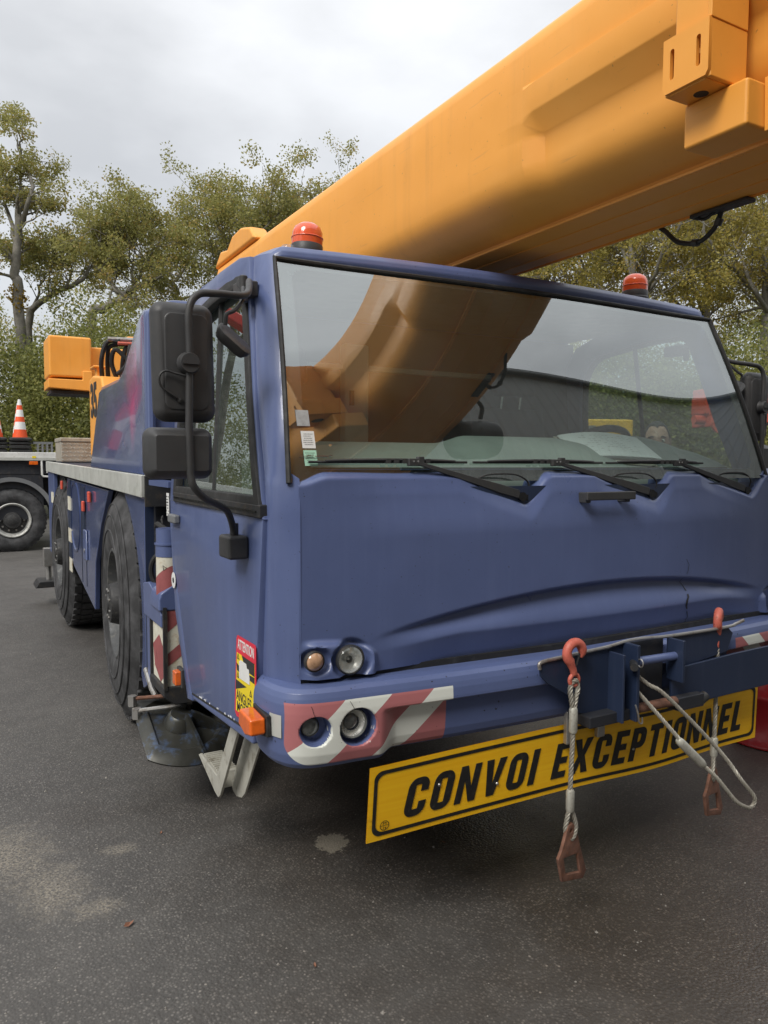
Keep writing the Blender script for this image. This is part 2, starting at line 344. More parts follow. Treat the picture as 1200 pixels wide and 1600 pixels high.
# ------------------------------------------------------------------ mesh builder
class MB:
    def __init__(s): s.v = []; s.f = []
    def add(s, vs, fs):
        n = len(s.v); s.v += [tuple(p) for p in vs]; s.f += [tuple(i+n for i in f) for f in fs]; return s
    def box(s, x0, x1, y0, y1, z0, z1, M=None):
        v = [Vector(p) for p in ((x0,y0,z0),(x1,y0,z0),(x1,y1,z0),(x0,y1,z0),(x0,y0,z1),(x1,y0,z1),(x1,y1,z1),(x0,y1,z1))]
        if M: v = [M @ p for p in v]
        return s.add(v, [(0,3,2,1),(4,5,6,7),(0,1,5,4),(1,2,6,5),(2,3,7,6),(3,0,4,7)])
    def prism(s, poly, axis, a, b, M=None):
        """polygon in the two other axes (in order), from a to b along axis"""
        def mk(p, c):
            q = {'x': (c, p[0], p[1]), 'y': (p[0], c, p[1]), 'z': (p[0], p[1], c)}[axis]
            return M @ Vector(q) if M else q
        n = len(poly); v = [mk(p, a) for p in poly]+[mk(p, b) for p in poly]
        f = [tuple(range(n)), tuple(range(2*n-1, n-1, -1))]+[(i, i+n, (i+1) % n+n, (i+1) % n) for i in range(n)]
        return s.add(v, f)
    def loft(s, rings, close=True, caps=True):
        n = len(rings[0]); v = [p for r in rings for p in r]; f = []
        for k in range(len(rings)-1):
            for i in range(n if close else n-1):
                j = (i+1) % n; f.append((k*n+i, k*n+j, (k+1)*n+j, (k+1)*n+i))
        if caps and close: f += [tuple(range(n-1, -1, -1)), tuple(range((len(rings)-1)*n, len(rings)*n))]
        return s.add(v, f)
    def tube(s, pts, r, n=10, caps=True):
        pts = [Vector(p) for p in pts]; rs = r if isinstance(r, (list, tuple)) else [r]*len(pts)
        rings = []; prev = None
        for i, p in enumerate(pts):
            t = (pts[min(i+1, len(pts)-1)]-pts[max(i-1, 0)]).normalized()
            if prev is None:
                a = Vector((0, 0, 1)) if abs(t.z) < 0.9 else Vector((1, 0, 0)); u = t.cross(a).normalized()
            else:
                u = (prev-t*prev.dot(t)).normalized()
            prev = u; w = t.cross(u)
            rings.append([p+(u*math.cos(2*math.pi*k/n)+w*math.sin(2*math.pi*k/n))*rs[i] for k in range(n)])
        return s.loft(rings, True, caps)
    def cyl(s, p0, p1, r0, r1=None, n=24): return s.tube([p0, p1], [r0, r0 if r1 is None else r1], n)
    def lathe(s, prof, c, axis='z', n=32, a0=0, a1=2*math.pi, sgn=1):
        """prof: (radius, height) list"""
        full = abs(a1-a0-2*math.pi) < 1e-6; m_ = n if full else n+1; rings = []
        for r, h in prof:
            ring = []
            for k in range(m_):
                a = a0+(a1-a0)*k/n; p, q = r*math.cos(a), r*math.sin(a); h2 = h*sgn
                ring.append({'x': (c[0]+h2, c[1]+p, c[2]+q), 'y': (c[0]+p, c[1]+h2, c[2]+q), 'z': (c[0]+p, c[1]+q, c[2]+h2)}[axis])
            rings.append(ring)
        return s.loft(rings, full, False)
    def grid(s, fn, nu, nv, keep=None):
        v = [fn(i/nu, j/nv) for j in range(nv+1) for i in range(nu+1)]; f = []
        for j in range(nv):
            for i in range(nu):
                if keep is None or keep((i+.5)/nu, (j+.5)/nv): f.append((j*(nu+1)+i, j*(nu+1)+i+1, (j+1)*(nu+1)+i+1, (j+1)*(nu+1)+i))
        return s.add(v, f)

WL = {}
def finish(me, mat, smooth=38):
    me.materials.append(MAT[mat])
    if smooth:
        me.shade_smooth(); me.set_sharp_from_angle(angle=R(smooth))
def link(name, me, parent=None, loc=(0, 0, 0), rot=None, label=None):
    o = bpy.data.objects.new(name, me); COL.objects.link(o); loc = Vector(loc)
    if parent is not None: o.parent = parent; o.location = loc-WL[parent.name]
    else: o.location = loc
    if rot: o.rotation_euler = rot
    WL[o.name] = loc
    if label: o['label'] = label
    return o
def part(name, mb, mat, parent=None, bevel=0, seg=2, smooth=38, label=None, loc=(0, 0, 0), rot=None, solid=0, merge=False):
    me = bpy.data.meshes.new(name); me.from_pydata(mb.v, [], mb.f)
    bm = bmesh.new(); bm.from_mesh(me)
    if merge: bmesh.ops.remove_doubles(bm, verts=bm.verts, dist=1e-5)
    used = [v for v in bm.verts if not v.link_faces]
    bmesh.ops.delete(bm, geom=used, context='VERTS')
    bmesh.ops.recalc_face_normals(bm, faces=bm.faces); bm.to_mesh(me); bm.free()
    finish(me, mat, smooth)
    o = link(name, me, parent, loc, rot, label)
    if solid:
        d = o.modifiers.new('solid', 'SOLIDIFY'); d.thickness = solid; d.offset = -1
    if bevel:
        b = o.modifiers.new('bevel', 'BEVEL'); b.width = bevel; b.segments = seg; b.limit_method = 'ANGLE'; b.angle_limit = R(35)
        b.harden_normals = True
    return o
def thing(name, label, cat, loc=(0, 0, 0), group=None):
    o = bpy.data.objects.new(name, None); COL.objects.link(o); o.location = loc; o.empty_display_size = 0.2
    WL[o.name] = Vector(loc); tag(o, label, cat, group); return o
def tag(o, label, cat, group=None):
    o['label'] = label; o['category'] = cat
    if group: o['group'] = group
    return o
def flat(name, polys, fmap, depth, mat, parent, bevel=0.0, label=None, smooth=38):
    """filled 2D outlines (first outer, others holes; or several islands) -> plate; fmap maps (u, v, w) into the scene"""
    cu = bpy.data.curves.new('c', 'CURVE'); cu.dimensions = '2D'; cu.fill_mode = 'BOTH'; cu.extrude = depth/2; cu.bevel_depth = bevel; cu.bevel_resolution = 1
    for pl in polys:
        sp = cu.splines.new('POLY'); sp.points.add(len(pl)-1); sp.use_cyclic_u = True
        for q, p in zip(sp.points, pl): q.co = (p[0], p[1], 0, 1)
    return from_curve(name, cu, fmap, mat, parent, label, smooth)
def from_curve(name, cu, fmap, mat, parent, label=None, smooth=38):
    tmp = bpy.data.objects.new('tmp', cu); COL.objects.link(tmp); dg = bpy.context.evaluated_depsgraph_get()
    me = bpy.data.meshes.new_from_object(tmp.evaluated_get(dg)); me.name = name
    bpy.data.objects.remove(tmp); bpy.data.curves.remove(cu)
    for v in me.vertices: v.co = fmap(*v.co)
    bm = bmesh.new(); bm.from_mesh(me); bmesh.ops.remove_doubles(bm, verts=bm.verts, dist=1e-6); bmesh.ops.recalc_face_normals(bm, faces=bm.faces); bm.to_mesh(me); bm.free()
    me.materials.clear(); finish(me, mat, smooth)
    return link(name, me, parent, label=label)
def text(name, body, size, fmap, mat, parent, depth=0.001, bold=0.0, sx=1.0):
    cu = bpy.data.curves.new('t', 'FONT'); cu.body = body; cu.size = size; cu.extrude = depth/2; cu.offset = bold; cu.align_x = 'CENTER'; cu.align_y = 'CENTER'
    return from_curve(name, cu, lambda u, v, w: fmap(u*sx, v, w), mat, parent)
def arc(cx, cy, r, a0, a1, n=8, ry=None):
    return [(cx+r*math.cos(R(a0+(a1-a0)*k/n)), cy+(ry or r)*math.sin(R(a0+(a1-a0)*k/n))) for k in range(n+1)]
def rrect(x0, y0, x1, y1, r, n=5):
    return arc(x1-r, y1-r, r, 0, 90, n)+arc(x0+r, y1-r, r, 90, 180, n)+arc(x0+r, y0+r, r, 180, 270, n)+arc(x1-r, y0+r, r, 270, 360, n)
def sm(a, b, x):
    t = min(1, max(0, (x-a)/(b-a))); return t*t*(3-2*t)
def spline(pts, n=8):
    P = [Vector(p) for p in pts]; P = [P[0]*2-P[1]]+P+[P[-1]*2-P[-2]]; o = []
    for i in range(1, len(P)-2):
        for k in range(n):
            t = k/n; a, b, c, d = P[i-1:i+3]
            o.append(0.5*((2*b)+(c-a)*t+(2*a-5*b+4*c-d)*t*t+(3*b-a-3*c+d)*t**3))
    return o+[P[-2]]

# ------------------------------------------------------------------ ground
g = MB(); g.grid(lambda u, v: (-60+140*u, -40+62*v, 0), 4, 4)
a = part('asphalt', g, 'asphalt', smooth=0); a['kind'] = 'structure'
g = MB(); g.grid(lambda u, v: (-700+1400*u, -700+1400*v, -0.03), 4, 4)
a = part('grass_verge', g, 'verge_ground', smooth=0); a['kind'] = 'structure'

# ------------------------------------------------------------------ mobile crane: cab
XC = 1.95
mir = lambda x: 2*XC-x
XB = 2.07                                   # middle of the full-width body
mirB = lambda x: 2*XB-x
crane = thing('mobile_crane', 'blue two-axle mobile crane with a long yellow boom over its wide windscreened cab', 'crane', (XC, 5.9, 0))
def yfront(x): return 2.0+0.057*((x-XC)/1.1)**2
def zarch(x): return 1.166-0.115*(abs(x-XB)/1.0)**2
POCK = [(1.43, 1.69), (2.02, 2.33), (2.62, 2.95)]
def front(u, v):
    x = 0.862+u*(2*XB-2*0.862); z = 0.945+v*(1.572-0.945)
    y = yfront(x)-.25*max(0, x-3.0)**2; xm = XB-abs(x-XB)
    za = zarch(x); lo = 0.955
    # smile-shaped crease with a set-back belly under it
    fade = sm(1.08, 1.45, xm)
    mid = 1.005+0.03*fade
    if z < za:
        dz = za-z
        dep = 0.034*sm(0, 0.022, dz)*fade
        back = sm(za-0.02, mid, z) if z > mid else 1.0
        back = 1-sm(mid, za-0.015, z)
        dep *= 1-0.95*back
        if z < mid: dep += 0.028*(mid-z)/(mid-lo)*fade
        y += dep
    # lamp pod at each end
    w = 0.020; px = 1.118-0.09*sm(0.985, 1.06, z)**2
    pod = sm(.862, .915, xm)*sm(0, w, 1.0625-0.012*sm(0.87, 1.12, xm)-z)*sm(0, 0.03, px-xm)
    y -= 0.026*pod
    if xm > 1.118 and z < za: pass
    for cx, cz, r, d in ((1.022, 0.994, 0.066, 0.038), (0.912, 1.000, 0.046, 0.026)):
        q = math.hypot((xm-cx)/1.12, z-cz)
        y += d*sm(r, r*0.62, q)
    # top edge folds back to the glass, with a pocket at each wiper spindle
    zp = 1.558-.022*(1-sm(.862, .96, xm))
    for x0, x1 in POCK:
        if x0 < x <= x1: zp = min(zp, 1.558-0.098*((x-x0)/(x1-x0))**0.9)
        elif x1 < x < x1+0.13: zp = min(zp, 1.460+0.098*sm(0, 0.13, x-x1))
    cw_ = 1-sm(.72, 1.06, abs(x-XC)); y += 0.105*sm(zp-0.018, zp+0.036, z)**1.3+(0.012*sm(zp-0.07, zp, z)+0.022*sm(1.36, 1.52, z))*cw_
    return (x, y, z)
g = MB(); g.grid(front, 460, 130)
fp = part('front_panel', g, 'blue_front', crane, smooth=60, label='blue front panel with a long arched crease')
# pull handle on the panel
g = MB(); g.box(1.915, 2.155, 1.962, 1.978, 1.462, 1.492); g.box(1.925, 1.945, 1.975, 2.02, 1.452, 1.49); g.box(2.115, 2.14, 1.975, 2.02, 1.452, 1.49)
part('handle', g, 'black_plastic', fp, bevel=0.004)
g = MB(); g.grid(lambda u, v: (.90+2.1*u, yfront(.90+2.1*u)+.030, 1.40+.115*v), 30, 2); part('cowl', g, 'blue_dark', crane)
# cracked paint running down the belly
g = MB()
zz = [1.215-0.012*i for i in range(23)]
jx = [2.503+0.012*math.sin(i*0.7)+rnd.uniform(-.004, .004)+0.0016*i for i in range(23)]
for i in range(22):
    w0 = 0.0012+0.005*math.exp(-((i-14)/4.0)**2); w1 = 0.0012+0.005*math.exp(-((i-13)/4.0)**2)
    def on(x, z):
        u = (x-0.862)/(2*XB-2*0.862); v = (z-0.945)/0.627; p = front(u, v); return (p[0], p[1]-0.0015, p[2])
    if i % 6 == 5: continue
    g.add([on(jx[i]-w0, zz[i]), on(jx[i]+w0, zz[i]), on(jx[i+1]+w1, zz[i+1]), on(jx[i+1]-w1, zz[i+1])], [(0, 1, 2, 3)])
part('paint_crack', g, 'sign_black', fp, smooth=0)

# corner posts from floor to roof, both sides
def post(side):
    rows = []
    for z, fx, fy, sx, sy in ((0.70, .885, 2.095, .815, 2.215), (0.945, .866, 2.055, .803, 2.185), (1.3, .866, 2.053, .797, 2.135), (1.43, .866, 2.053, .794, 2.105), (1.520, .866, 2.056, .792, 2.108), (1.545, .864, 2.064, .794, 2.114), (1.565, .835, 2.072, .798, 2.126), (1.75, .850, 2.125, .813, 2.200), (2.0, .871, 2.205, .838, 2.290), (2.2, .892, 2.268, .858, 2.345), (2.255, .90, 2.292, .868, 2.37)):
        k_ = max(0, (z-1.532)/.72); fy += .07*k_; sy += .07*k_; z += .016*k_
        F = Vector((fx, fy)); S = Vector((sx, sy)); C_ = (F+S)*.5+Vector((-.010, -.010)); pts = []
        if z > 1.54: F = F+Vector((0.004, 0.0))
        pts.append((F.x+0.01, F.y+0.035)); pts.append((F.x, F.y))
        for k in range(1, 9):
            t = k/9; q = F*(1-t)**2+C_*2*t*(1-t)+S*t*t; pts.append((q.x, q.y))
        pts.append((S.x, S.y)); pts.append((S.x+0.004, S.y+0.05)); pts.append((S.x+0.045, S.y+0.05))
        off = .24*(1-sm(1.36, 1.56, z))
        rows.append([((x if side > 0 else mir(x)+off), y, z) for x, y in pts])
    g = MB(); g.loft(rows, True, True)
    return part('corner_post', g, 'blue_side' if side > 0 else 'blue_front', crane, smooth=50)
post(1); post(-1)

# windscreen: bowed sheet, raked back
def ws(s, t, off=0.0):
    z = 1.532+t*(2.248-1.532)
    xl = 0.834+0.063*t; x = xl+s*(2*XC-2*xl)
    e = ((x-XC)/1.1)**2
    y = yfront(x)+.014+.046*(1-e*e)+(z-1.54)*0.345-0.016*math.sin(math.pi*t)+.02*e*t
    return (x, y-off, z)
Wd, Hd = 2.16, 0.76
def wsin(s, t):
    x, y = s*Wd, t*Hd; l, b, r, tp, rad = 0.058, 0.042, Wd-0.058, Hd-0.028, 0.05
    dx = max(l+rad-x, x-(r-rad), 0); dy = max(b+rad-y, y-(tp-rad), 0)
    return l < x < r and b < y < tp and math.hypot(dx, dy) < rad
g = MB(); g.grid(lambda s, t: ws(s, t), 60, 24)
wsp = part('windscreen', g, 'windshield_glass', crane, smooth=80)
g = MB(); g.grid(lambda s, t: ws(s, t, -0.004), 260, 110, keep=lambda s, t: not wsin(s, t))
part('black_border', g, 'grey_frit', wsp, smooth=80)
# rubber seal round the sheet
def rim(off, lo=0.0): 
    return [ws(0, t/10, off) for t in range(0, 11)]+[ws(s/24, 1, off) for s in range(1, 25)]+[ws(1, 1-t/10, off) for t in range(1, 11)]
g = MB(); g.tube(rim(0.003), 0.0085, 8); part('rubber_seal', g, 'black_rubber', wsp)
# chipped seal and rust line low on the left
g = MB()
for i in range(9):
    x = 0.875+i*0.012; p = ws((x-.834)/2.23, 0.112+rnd.uniform(-.003, .003), 0.006); g.box(p[0], p[0]+rnd.uniform(.006, .013), p[1]-.001, p[1]+.002, p[2], p[2]+rnd.uniform(.001, .004))
part('chipped_paint', g, 'rust', wsp, smooth=0)
# stickers inside the glass at lower left
def wsq(x0, x1, z0, z1, off):
    o = []
    for x, z in ((x0, z0), (x1, z0), (x1, z1), (x0, z1)):
        t = (z-1.532)/(2.248-1.532); xl = 0.834+0.063*t; o.append(ws((x-xl)/(2*XC-2*xl), t, off))
    return o
def sticker(name, mat, x0, x1, z0, z1, lines, par=wsp, head=None):
    g = MB(); g.add(wsq(x0, x1, z0, z1, 0.0015), [(0, 1, 2, 3)]); s_ = part(name, g, mat, par, smooth=0)
    g = MB()
    for k in range(lines):
        zt = z1-(z1-z0)*(0.16+0.74*k/lines); a = x0+(x1-x0)*rnd.uniform(.1, .2); b = x1-(x1-x0)*rnd.uniform(.1, .3)
        xx = a
        while xx < b:
            w = rnd.uniform(.002, .005); g.add(wsq(xx, min(b, xx+w), zt-.0015, zt, 0.0022), [(0, 1, 2, 3)]); xx += w+.0014
    if lines:
        pr = part('print', g, 'ink', s_, smooth=0)
sticker('grey_sticker', 'sticker_grey', 0.885, 0.928, 1.703, 1.752, 0)
sticker('white_sticker', 'sticker_white', 0.894, 0.938, 1.636, 1.688, 6)
sticker('green_sticker', 'sticker_green', 0.895, 0.938, 1.583, 1.630, 6)

# roof
def roof(u, v):
    prof = [(2.362, 2.240), (2.356, 2.262), (2.360, 2.279), (2.375, 2.296), (2.42, 2.309), (2.55, 2.324), (2.85, 2.336), (3.1, 2.334), (3.27, 2.320), (3.325, 2.285), (3.34, 2.20), (3.345, 2.05)]
    f = v*(len(prof)-1); i = min(int(f), len(prof)-2); t = f-i
    y = prof[i][0]*(1-t)+prof[i+1][0]*t; z = prof[i][1]*(1-t)+prof[i+1][1]*t
    d = min(u, 1-u)*2; x = 0.876+u*(2*XC-2*0.876)
    e = sm(0, 0.075, d)
    y += 0.035*(1-sm(0, 0.05, d))*(1-sm(2.4, 2.6, y))
    y -= 0.05*(1-((x-XC)/1.1)**2)*(1-sm(2.4, 2.9, y))
    return (x, y, z-0.034*(1-e)*sm(2.345, 2.40, y)+0.012*(1-((x-XC)/1.1)**2))
g = MB(); g.grid(roof, 80, 44)
roofp = part('roof', g, 'blue_front', crane, smooth=60, solid=0.02)
# light marks in the roof lip
for x in (1.0, mir(1.0)):
    g = MB(); g.lathe([(0.03, 0), (0.03, .012), (0.022, .026), (0.0, .032)], (x, 2.47, 2.306), 'z', 16); part('marker_lamp', g, 'lamp_glass', roofp)
    g = MB(); g.lathe([(0.018, 0), (0.016, .014), (0, .018)], (x, 2.47, 2.307), 'z', 12); part('bulb_holder', g, 'chrome', roofp)

# cab side: lower door, raised window frame, both sides
def side(sgn):
    X = lambda x: x if sgn > 0 else mir(x)
    fm_lo = lambda u, v, w: (X(0.805+w), u, v)
    fm_up = lambda u, v, w: (X(0.803+max(0, v-1.425)*0.083+w), u, v)
    out_ = [(2.245, 0.742), (2.98, 0.668), (3.02, 0.72), (3.235, 1.16), (3.27, 1.30), (3.285, 1.424), (2.150, 1.424), (2.185, 1.18), (2.215, .98)]
    back = flat('cab_side', [[(3.005, 0.66), (3.0, .63), (3.06, .62), (3.245, 0.95), (3.30, 1.25), (3.33, 1.424), (3.293, 1.424), (3.276, 1.295), (3.243, 1.158), (3.028, .715)]], fm_lo, 0.03, 'blue_side', crane, 0.004)
    door = flat('door', [out_], fm_lo, 0.034, 'blue_side', crane, 0.006)
    frame_o = [(2.150, 1.428), (3.285, 1.428), (3.30, 1.9), (3.28, 2.12), (3.2, 2.22), (3.05, 2.265), (2.78, 2.285), (2.55, 2.285), (2.455, 2.268), (2.40, 2.12), (2.31, 1.84)]
    hole = [(2.180, 1.468), (3.19, 1.468), (3.20, 1.85)]+arc(3.0, 1.97, 0.19, 0, 75, 6, 0.21)+[(2.82, 2.198), (2.65, 2.208)]+arc(2.545, 2.115, 0.10, 75, 165, 6, 0.092)+[(2.395, 2.0), (2.325, 1.80), (2.25, 1.62)]
    def inset(pl, d):
        n = len(pl); o = []
        for i in range(n):
            a, b, c = Vector(pl[i-1]), Vector(pl[i]), Vector(pl[(i+1) % n])
            e1 = (b-a).normalized(); e2 = (c-b).normalized(); nn = (Vector((-e1.y, e1.x))+Vector((-e2.y, e2.x))).normalized()
            k = max(0.5, nn.dot(Vector((-e1.y, e1.x)))); o.append(tuple(b+nn*d/k))
        return o
    fr = flat('window_frame', [frame_o, hole], fm_up, 0.034, 'blue_side', door, 0.006)
    gl_o = inset(hole, 0.017)
    flat('window_seal', [inset(hole, -0.014), gl_o], lambda u, v, w: (X(0.796+max(0, v-1.425)*0.083+w-0.010), u, v), 0.024, 'black_rubber', door, 0.004)
    flat('window_glass', [gl_o], lambda u, v, w: (X(0.806+max(0, v-1.425)*0.083+w), u, v), 0.001, 'door_glass', door, smooth=0)
    g = MB(); g.tube([(X(.812), 2.735, 1.455), (X(.868), 2.80, 2.205)], .011, 8); part('window_divider', g, 'black_rubber', door)
    g = MB(); g.box(X(0.772), X(0.80), 2.145, 3.20, 1.424, 1.466); part('window_rail', g, 'dark_steel', door, bevel=0.005)
    g = MB(); g.box(X(0.768), X(0.773), 2.17, 3.18, 1.441, 1.447); part('rail_slot', g, 'black_gloss', door)
    # seam lines and sill below the door
    g = MB(); g.prism([(2.262, .728), (2.98, .657), (2.98, .636), (2.262, .690)], 'x', X(0.785), X(0.86)); part('door_sill', g, 'blue_side', crane, bevel=0.01)
    g = MB(); g.prism([(2.262, .738), (2.98, .667), (2.98, .657), (2.262, .728)], 'x', X(0.783), X(0.80)); part('sill_seam', g, 'black_rubber', crane)
    if sgn > 0:
        g = MB()
        for k in range(14):
            yy = 2.35+rnd.random()*0.5; zz_ = 0.737-(yy-2.262)*0.098; g.box(0.7805, 0.784, yy, yy+rnd.uniform(.004, .02), zz_, zz_+rnd.uniform(.002, .005))
        part('paint_chips', g, 'sticker_white', crane, smooth=0)['kind'] = 'stuff'
    return door, X
doorL, _ = side(1); doorR, _ = side(-1)
# door lock, round and square stickers on the left door
g = MB(); g.box(0.755, 0.782, 3.12, 3.235, 1.335, 1.372); part('door_handle', g, 'truck_grey', doorL, bevel=0.008)
g = MB(); g.lathe([(0.0, 0), (0.034, 0), (0.034, .0015), (0, .0015)], (0.7795, 3.238, 1.085), 'x', 24, sgn=-1); st = part('round_sticker', g, 'sticker_white', doorL)
g = MB(); g.lathe([(0.0, .002), (0.012, .002), (0.012, .003), (0, .003)], (0.7795, 3.238, 1.085), 'x', 16, sgn=-1); part('sticker_mark', g, 'ink', st)
# blind spot warning sticker
fmS = lambda u, v, w: (0.7795-w, u, v)
sk = flat('warning_sticker', [[(2.418, .762), (2.392, 1.012), (2.384, 1.022), (2.378, 1.024), (2.212, 1.026), (2.203, 1.02), (2.203, .775), (2.21, .765), (2.40, .745)]], fmS, 0.0012, 'sticker_red', doorL)
flat('yellow_field', [[(2.402, .765), (2.386, .965), (2.215, .965), (2.215, .78), (2.225, .776)]], lambda u, v, w: fmS(u, v, w+.0012), 0.0008, 'sticker_yellow', sk)
flat('black_stripes', [[(2.335, .966), (2.215, .966), (2.215, .925), (2.30, .925)], [(2.388, .93), (2.384, .905), (2.215, .902), (2.215, .922), (2.32, .915)], [(2.397, .872), (2.40, .838), (2.29, .872)]], lambda u, v, w: fmS(u, v, w+.002), 0.0008, 'ink', sk)
flat('white_truck', [[(2.36, .885), (2.36, .94), (2.345, .948), (2.29, .948), (2.285, .935), (2.265, .935), (2.258, .905), (2.258, .888)]], lambda u, v, w: fmS(u, v, w+.0028), 0.0008, 'sticker_white', sk)
text('sticker_text', 'ATTENTION', 0.047, lambda u, v, w: fmS(2.297-u*0.60, .995+v, w+.0014), 'sticker_white', sk, 0.0008, 0.0004)
text('sticker_text', 'ANGLES', 0.05, lambda u, v, w: fmS(2.318-u*0.82, .822+v, w+.002), 'ink', sk, 0.0008, 0.0003)
text('sticker_text', 'MORTS', 0.05, lambda u, v, w: fmS(2.322-u*0.82, .783+v, w+.002), 'ink', sk, 0.0008, 0.0003)
for cy_, cz_ in ((2.372, .955), (2.375, .892), (2.25, .862)):
    flat('warning_triangle', [[(cy_+.011, cz_-.010), (cy_-.011, cz_-.010), (cy_, cz_+.012)], [(cy_+.006, cz_-.007), (cy_-.006, cz_-.007), (cy_, cz_+.007)]], lambda u, v, w: fmS(u, v, w+.0022), 0.0006, 'ink', sk)
# paper label on the rear post, little side lamp
flat('paper_label', [[(3.30, 1.355), (3.30, 1.455), (3.345, 1.455), (3.345, 1.355)]], lambda u, v, w: (0.779-w, u, v), 0.001, 'sticker_white', doorL)
g = MB()
for k in range(7):
    for j in range(5):
        if rnd.random() < .7: g.box(0.7775, 0.7782, 3.304+j*.008, 3.304+j*.008+rnd.uniform(.003, .007), 1.362+k*.0125, 1.367+k*.0125)
part('label_print', g, 'ink', doorL, smooth=0)
g = MB(); g.box(0.752, 0.784, 3.125, 3.175, 0.655, 0.715); ml = part('side_lamp', g, 'orange_lens', crane, bevel=0.006)
g = MB(); g.box(0.775, 0.792, 3.11, 3.19, 0.645, 0.725); part('lamp_base', g, 'black_plastic', ml, bevel=0.004)

# cab rear wall, floor, ceiling lining, dashboard, seats, wheel
g = MB(); g.box(0.83, mir(0.83), 3.285, 3.315, 0.95, 2.26); cw = part('rear_wall', g, 'interior_dark', crane)
g = MB(); g.box(1.59, 1.72, 3.23, 3.283, 1.0, 2.15); part('wall_post', g, 'interior_cream', cw, bevel=0.01)
g = MB(); g.box(0.86, 2.6, 3.25, 3.283, 2.03, 2.055); part('wall_rail', g, 'interior_cream', cw, bevel=0.005)
g = MB(); g.box(1.615, 1.635, 3.218, 3.23, 1.86, 1.93); part('latch', g, 'interior_dark', cw)
g = MB(); g.box(0.85, mir(0.85), 2.2, 3.28, 0.90, 0.93); part('cab_floor', g, 'interior_dark', crane)
g = MB(); g.box(0.90, mir(0.90), 2.44, 3.26, 2.262, 2.276); part('ceiling_lining', g, 'interior_grey', crane)
def dash(u, v):
    x = 0.87+u*(2*XC-2*0.87)
    prof = [(2.15, 1.40), (2.15, 1.50), (2.17, 1.545), (2.22, 1.570), (2.30, 1.605), (2.40, 1.640), (2.52, 1.668), (2.58, 1.655), (2.60, 1.60), (2.60, 1.2)]
    f = v*(len(prof)-1); i = min(int(f), len(prof)-2); t = f-i
    y = prof[i][0]*(1-t)+prof[i+1][0]*t; z = prof[i][1]*(1-t)+prof[i+1][1]*t
    k = sm(2.15, 2.42, y)*(1-sm(2.58, 2.60, y)*0.2)
    z += k*(0.032*sm(1.6, 1.75, x)*(1-sm(2.25, 2.4, x))+0.05*sm(2.38, 2.55, x)*(1-sm(2.72, 3.03, x)))
    return (x, y-0.05*(1-((x-XC)/1.1)**2), z)
g = MB(); g.grid(dash, 90, 45); part('dashboard', g, 'dash', crane, smooth=60)
g = MB(); g.tube([(0.9+.055*i, 2.215-0.05*(1-((0.9+.055*i-XC)/1.1)**2), 1.572) for i in range(39)], 0.006, 6); part('air_slot', g, 'interior_dark', crane)
def seat(cx):
    s_ = MB(); s_.prism([(2.62, 1.12), (3.05, 1.08), (3.08, 1.2), (2.64, 1.25)], 'x', cx-.24, cx+.24)
    sp = part('seat', s_, 'seat_fabric', crane, bevel=0.04, seg=3)
    b = MB(); b.prism([(3.0, 1.18), (3.10, 1.18), (3.2, 1.86), (3.12, 1.88)], 'x', cx-.22, cx+.22); part('backrest', b, 'seat_fabric', sp, bevel=0.03, seg=3)
    b = MB(); b.prism([(3.06, 1.93), (3.15, 1.93), (3.17, 2.10), (3.09, 2.10)], 'x', cx-.12, cx+.12); part('headrest', b, 'seat_fabric', sp, bevel=0.03, seg=3)
    b = MB(); b.tube([(cx-.23, 2.72, 1.25), (cx-.25, 2.75, 1.42), (cx-.25, 3.03, 1.44)], 0.022, 8); part('armrest', b, 'black_plastic', sp)
    b = MB(); b.box(cx-.15, cx+.15, 2.7, 3.0, 0.93, 1.09); part('seat_base', b, 'interior_dark', sp)
    for k in (-.06, .06):
        b = MB(); b.cyl((cx+k, 3.14, 1.84), (cx+k, 3.12, 1.96), .008); part('headrest_rod', b, 'chrome', sp)
seat(1.22); seat(2.5)
Mw = Matrix.Translation((2.55, 2.64, 1.615)) @ Euler((R(-38), 0, 0)).to_matrix().to_4x4()
g = MB(); g.tube([Mw @ Vector((0.215*math.cos(a*math.pi/18), 0.215*math.sin(a*math.pi/18), 0)) for a in range(37)], 0.017, 8, caps=False); swp = part('steering_wheel', g, 'black_plastic', crane)
g = MB()
for a in (0, 120, 240): g.tube([Mw @ Vector((0, 0, -.03)), Mw @ Vector((.2*math.cos(R(a+90)), .2*math.sin(R(a+90)), 0))], 0.014, 8)
part('spokes', g, 'black_plastic', swp)
g = MB(); g.tube([Mw @ Vector((0, 0, -.01)), Mw @ Vector((0, 0, -.4))], 0.03, 10); part('steering_column', g, 'interior_dark', swp)

# beacons on the roof
def beacon(x, y, z, tilt, s=1.0):
    b = MB(); b.lathe([(0, 0), (.062*s, 0), (.062*s, .02), (.057*s, .026), (.057*s, .05), (.054*s, .054), (0, .054)], (0, 0, 0), 'z', 28)
    o = part('beacon', b, 'black_plastic', crane, loc=(x, y, z), rot=(0, tilt, 0))
    b = MB(); b.lathe([(.055*s, .052), (.056*s, .075), (.0545*s, .0755), (.054*s, .096), (.046*s, .114), (.028*s, .126), (0, .130)], (0, 0, 0), 'z', 28)
    d = part('lens', b, 'beacon_lens', None); d.parent = o; WL[d.name] = WL[o.name]
    b = MB(); b.lathe([(.0575*s, .074), (.0575*s, .078)], (0, 0, 0), 'z', 28); d2 = part('lens_ring', b, 'beacon_lens', None, solid=.002); d2.parent = o; WL[d2.name] = WL[o.name]
beacon(1.080, 2.50, 2.300, R(3), .98); beacon(2.69, 2.49, 2.318, 0)

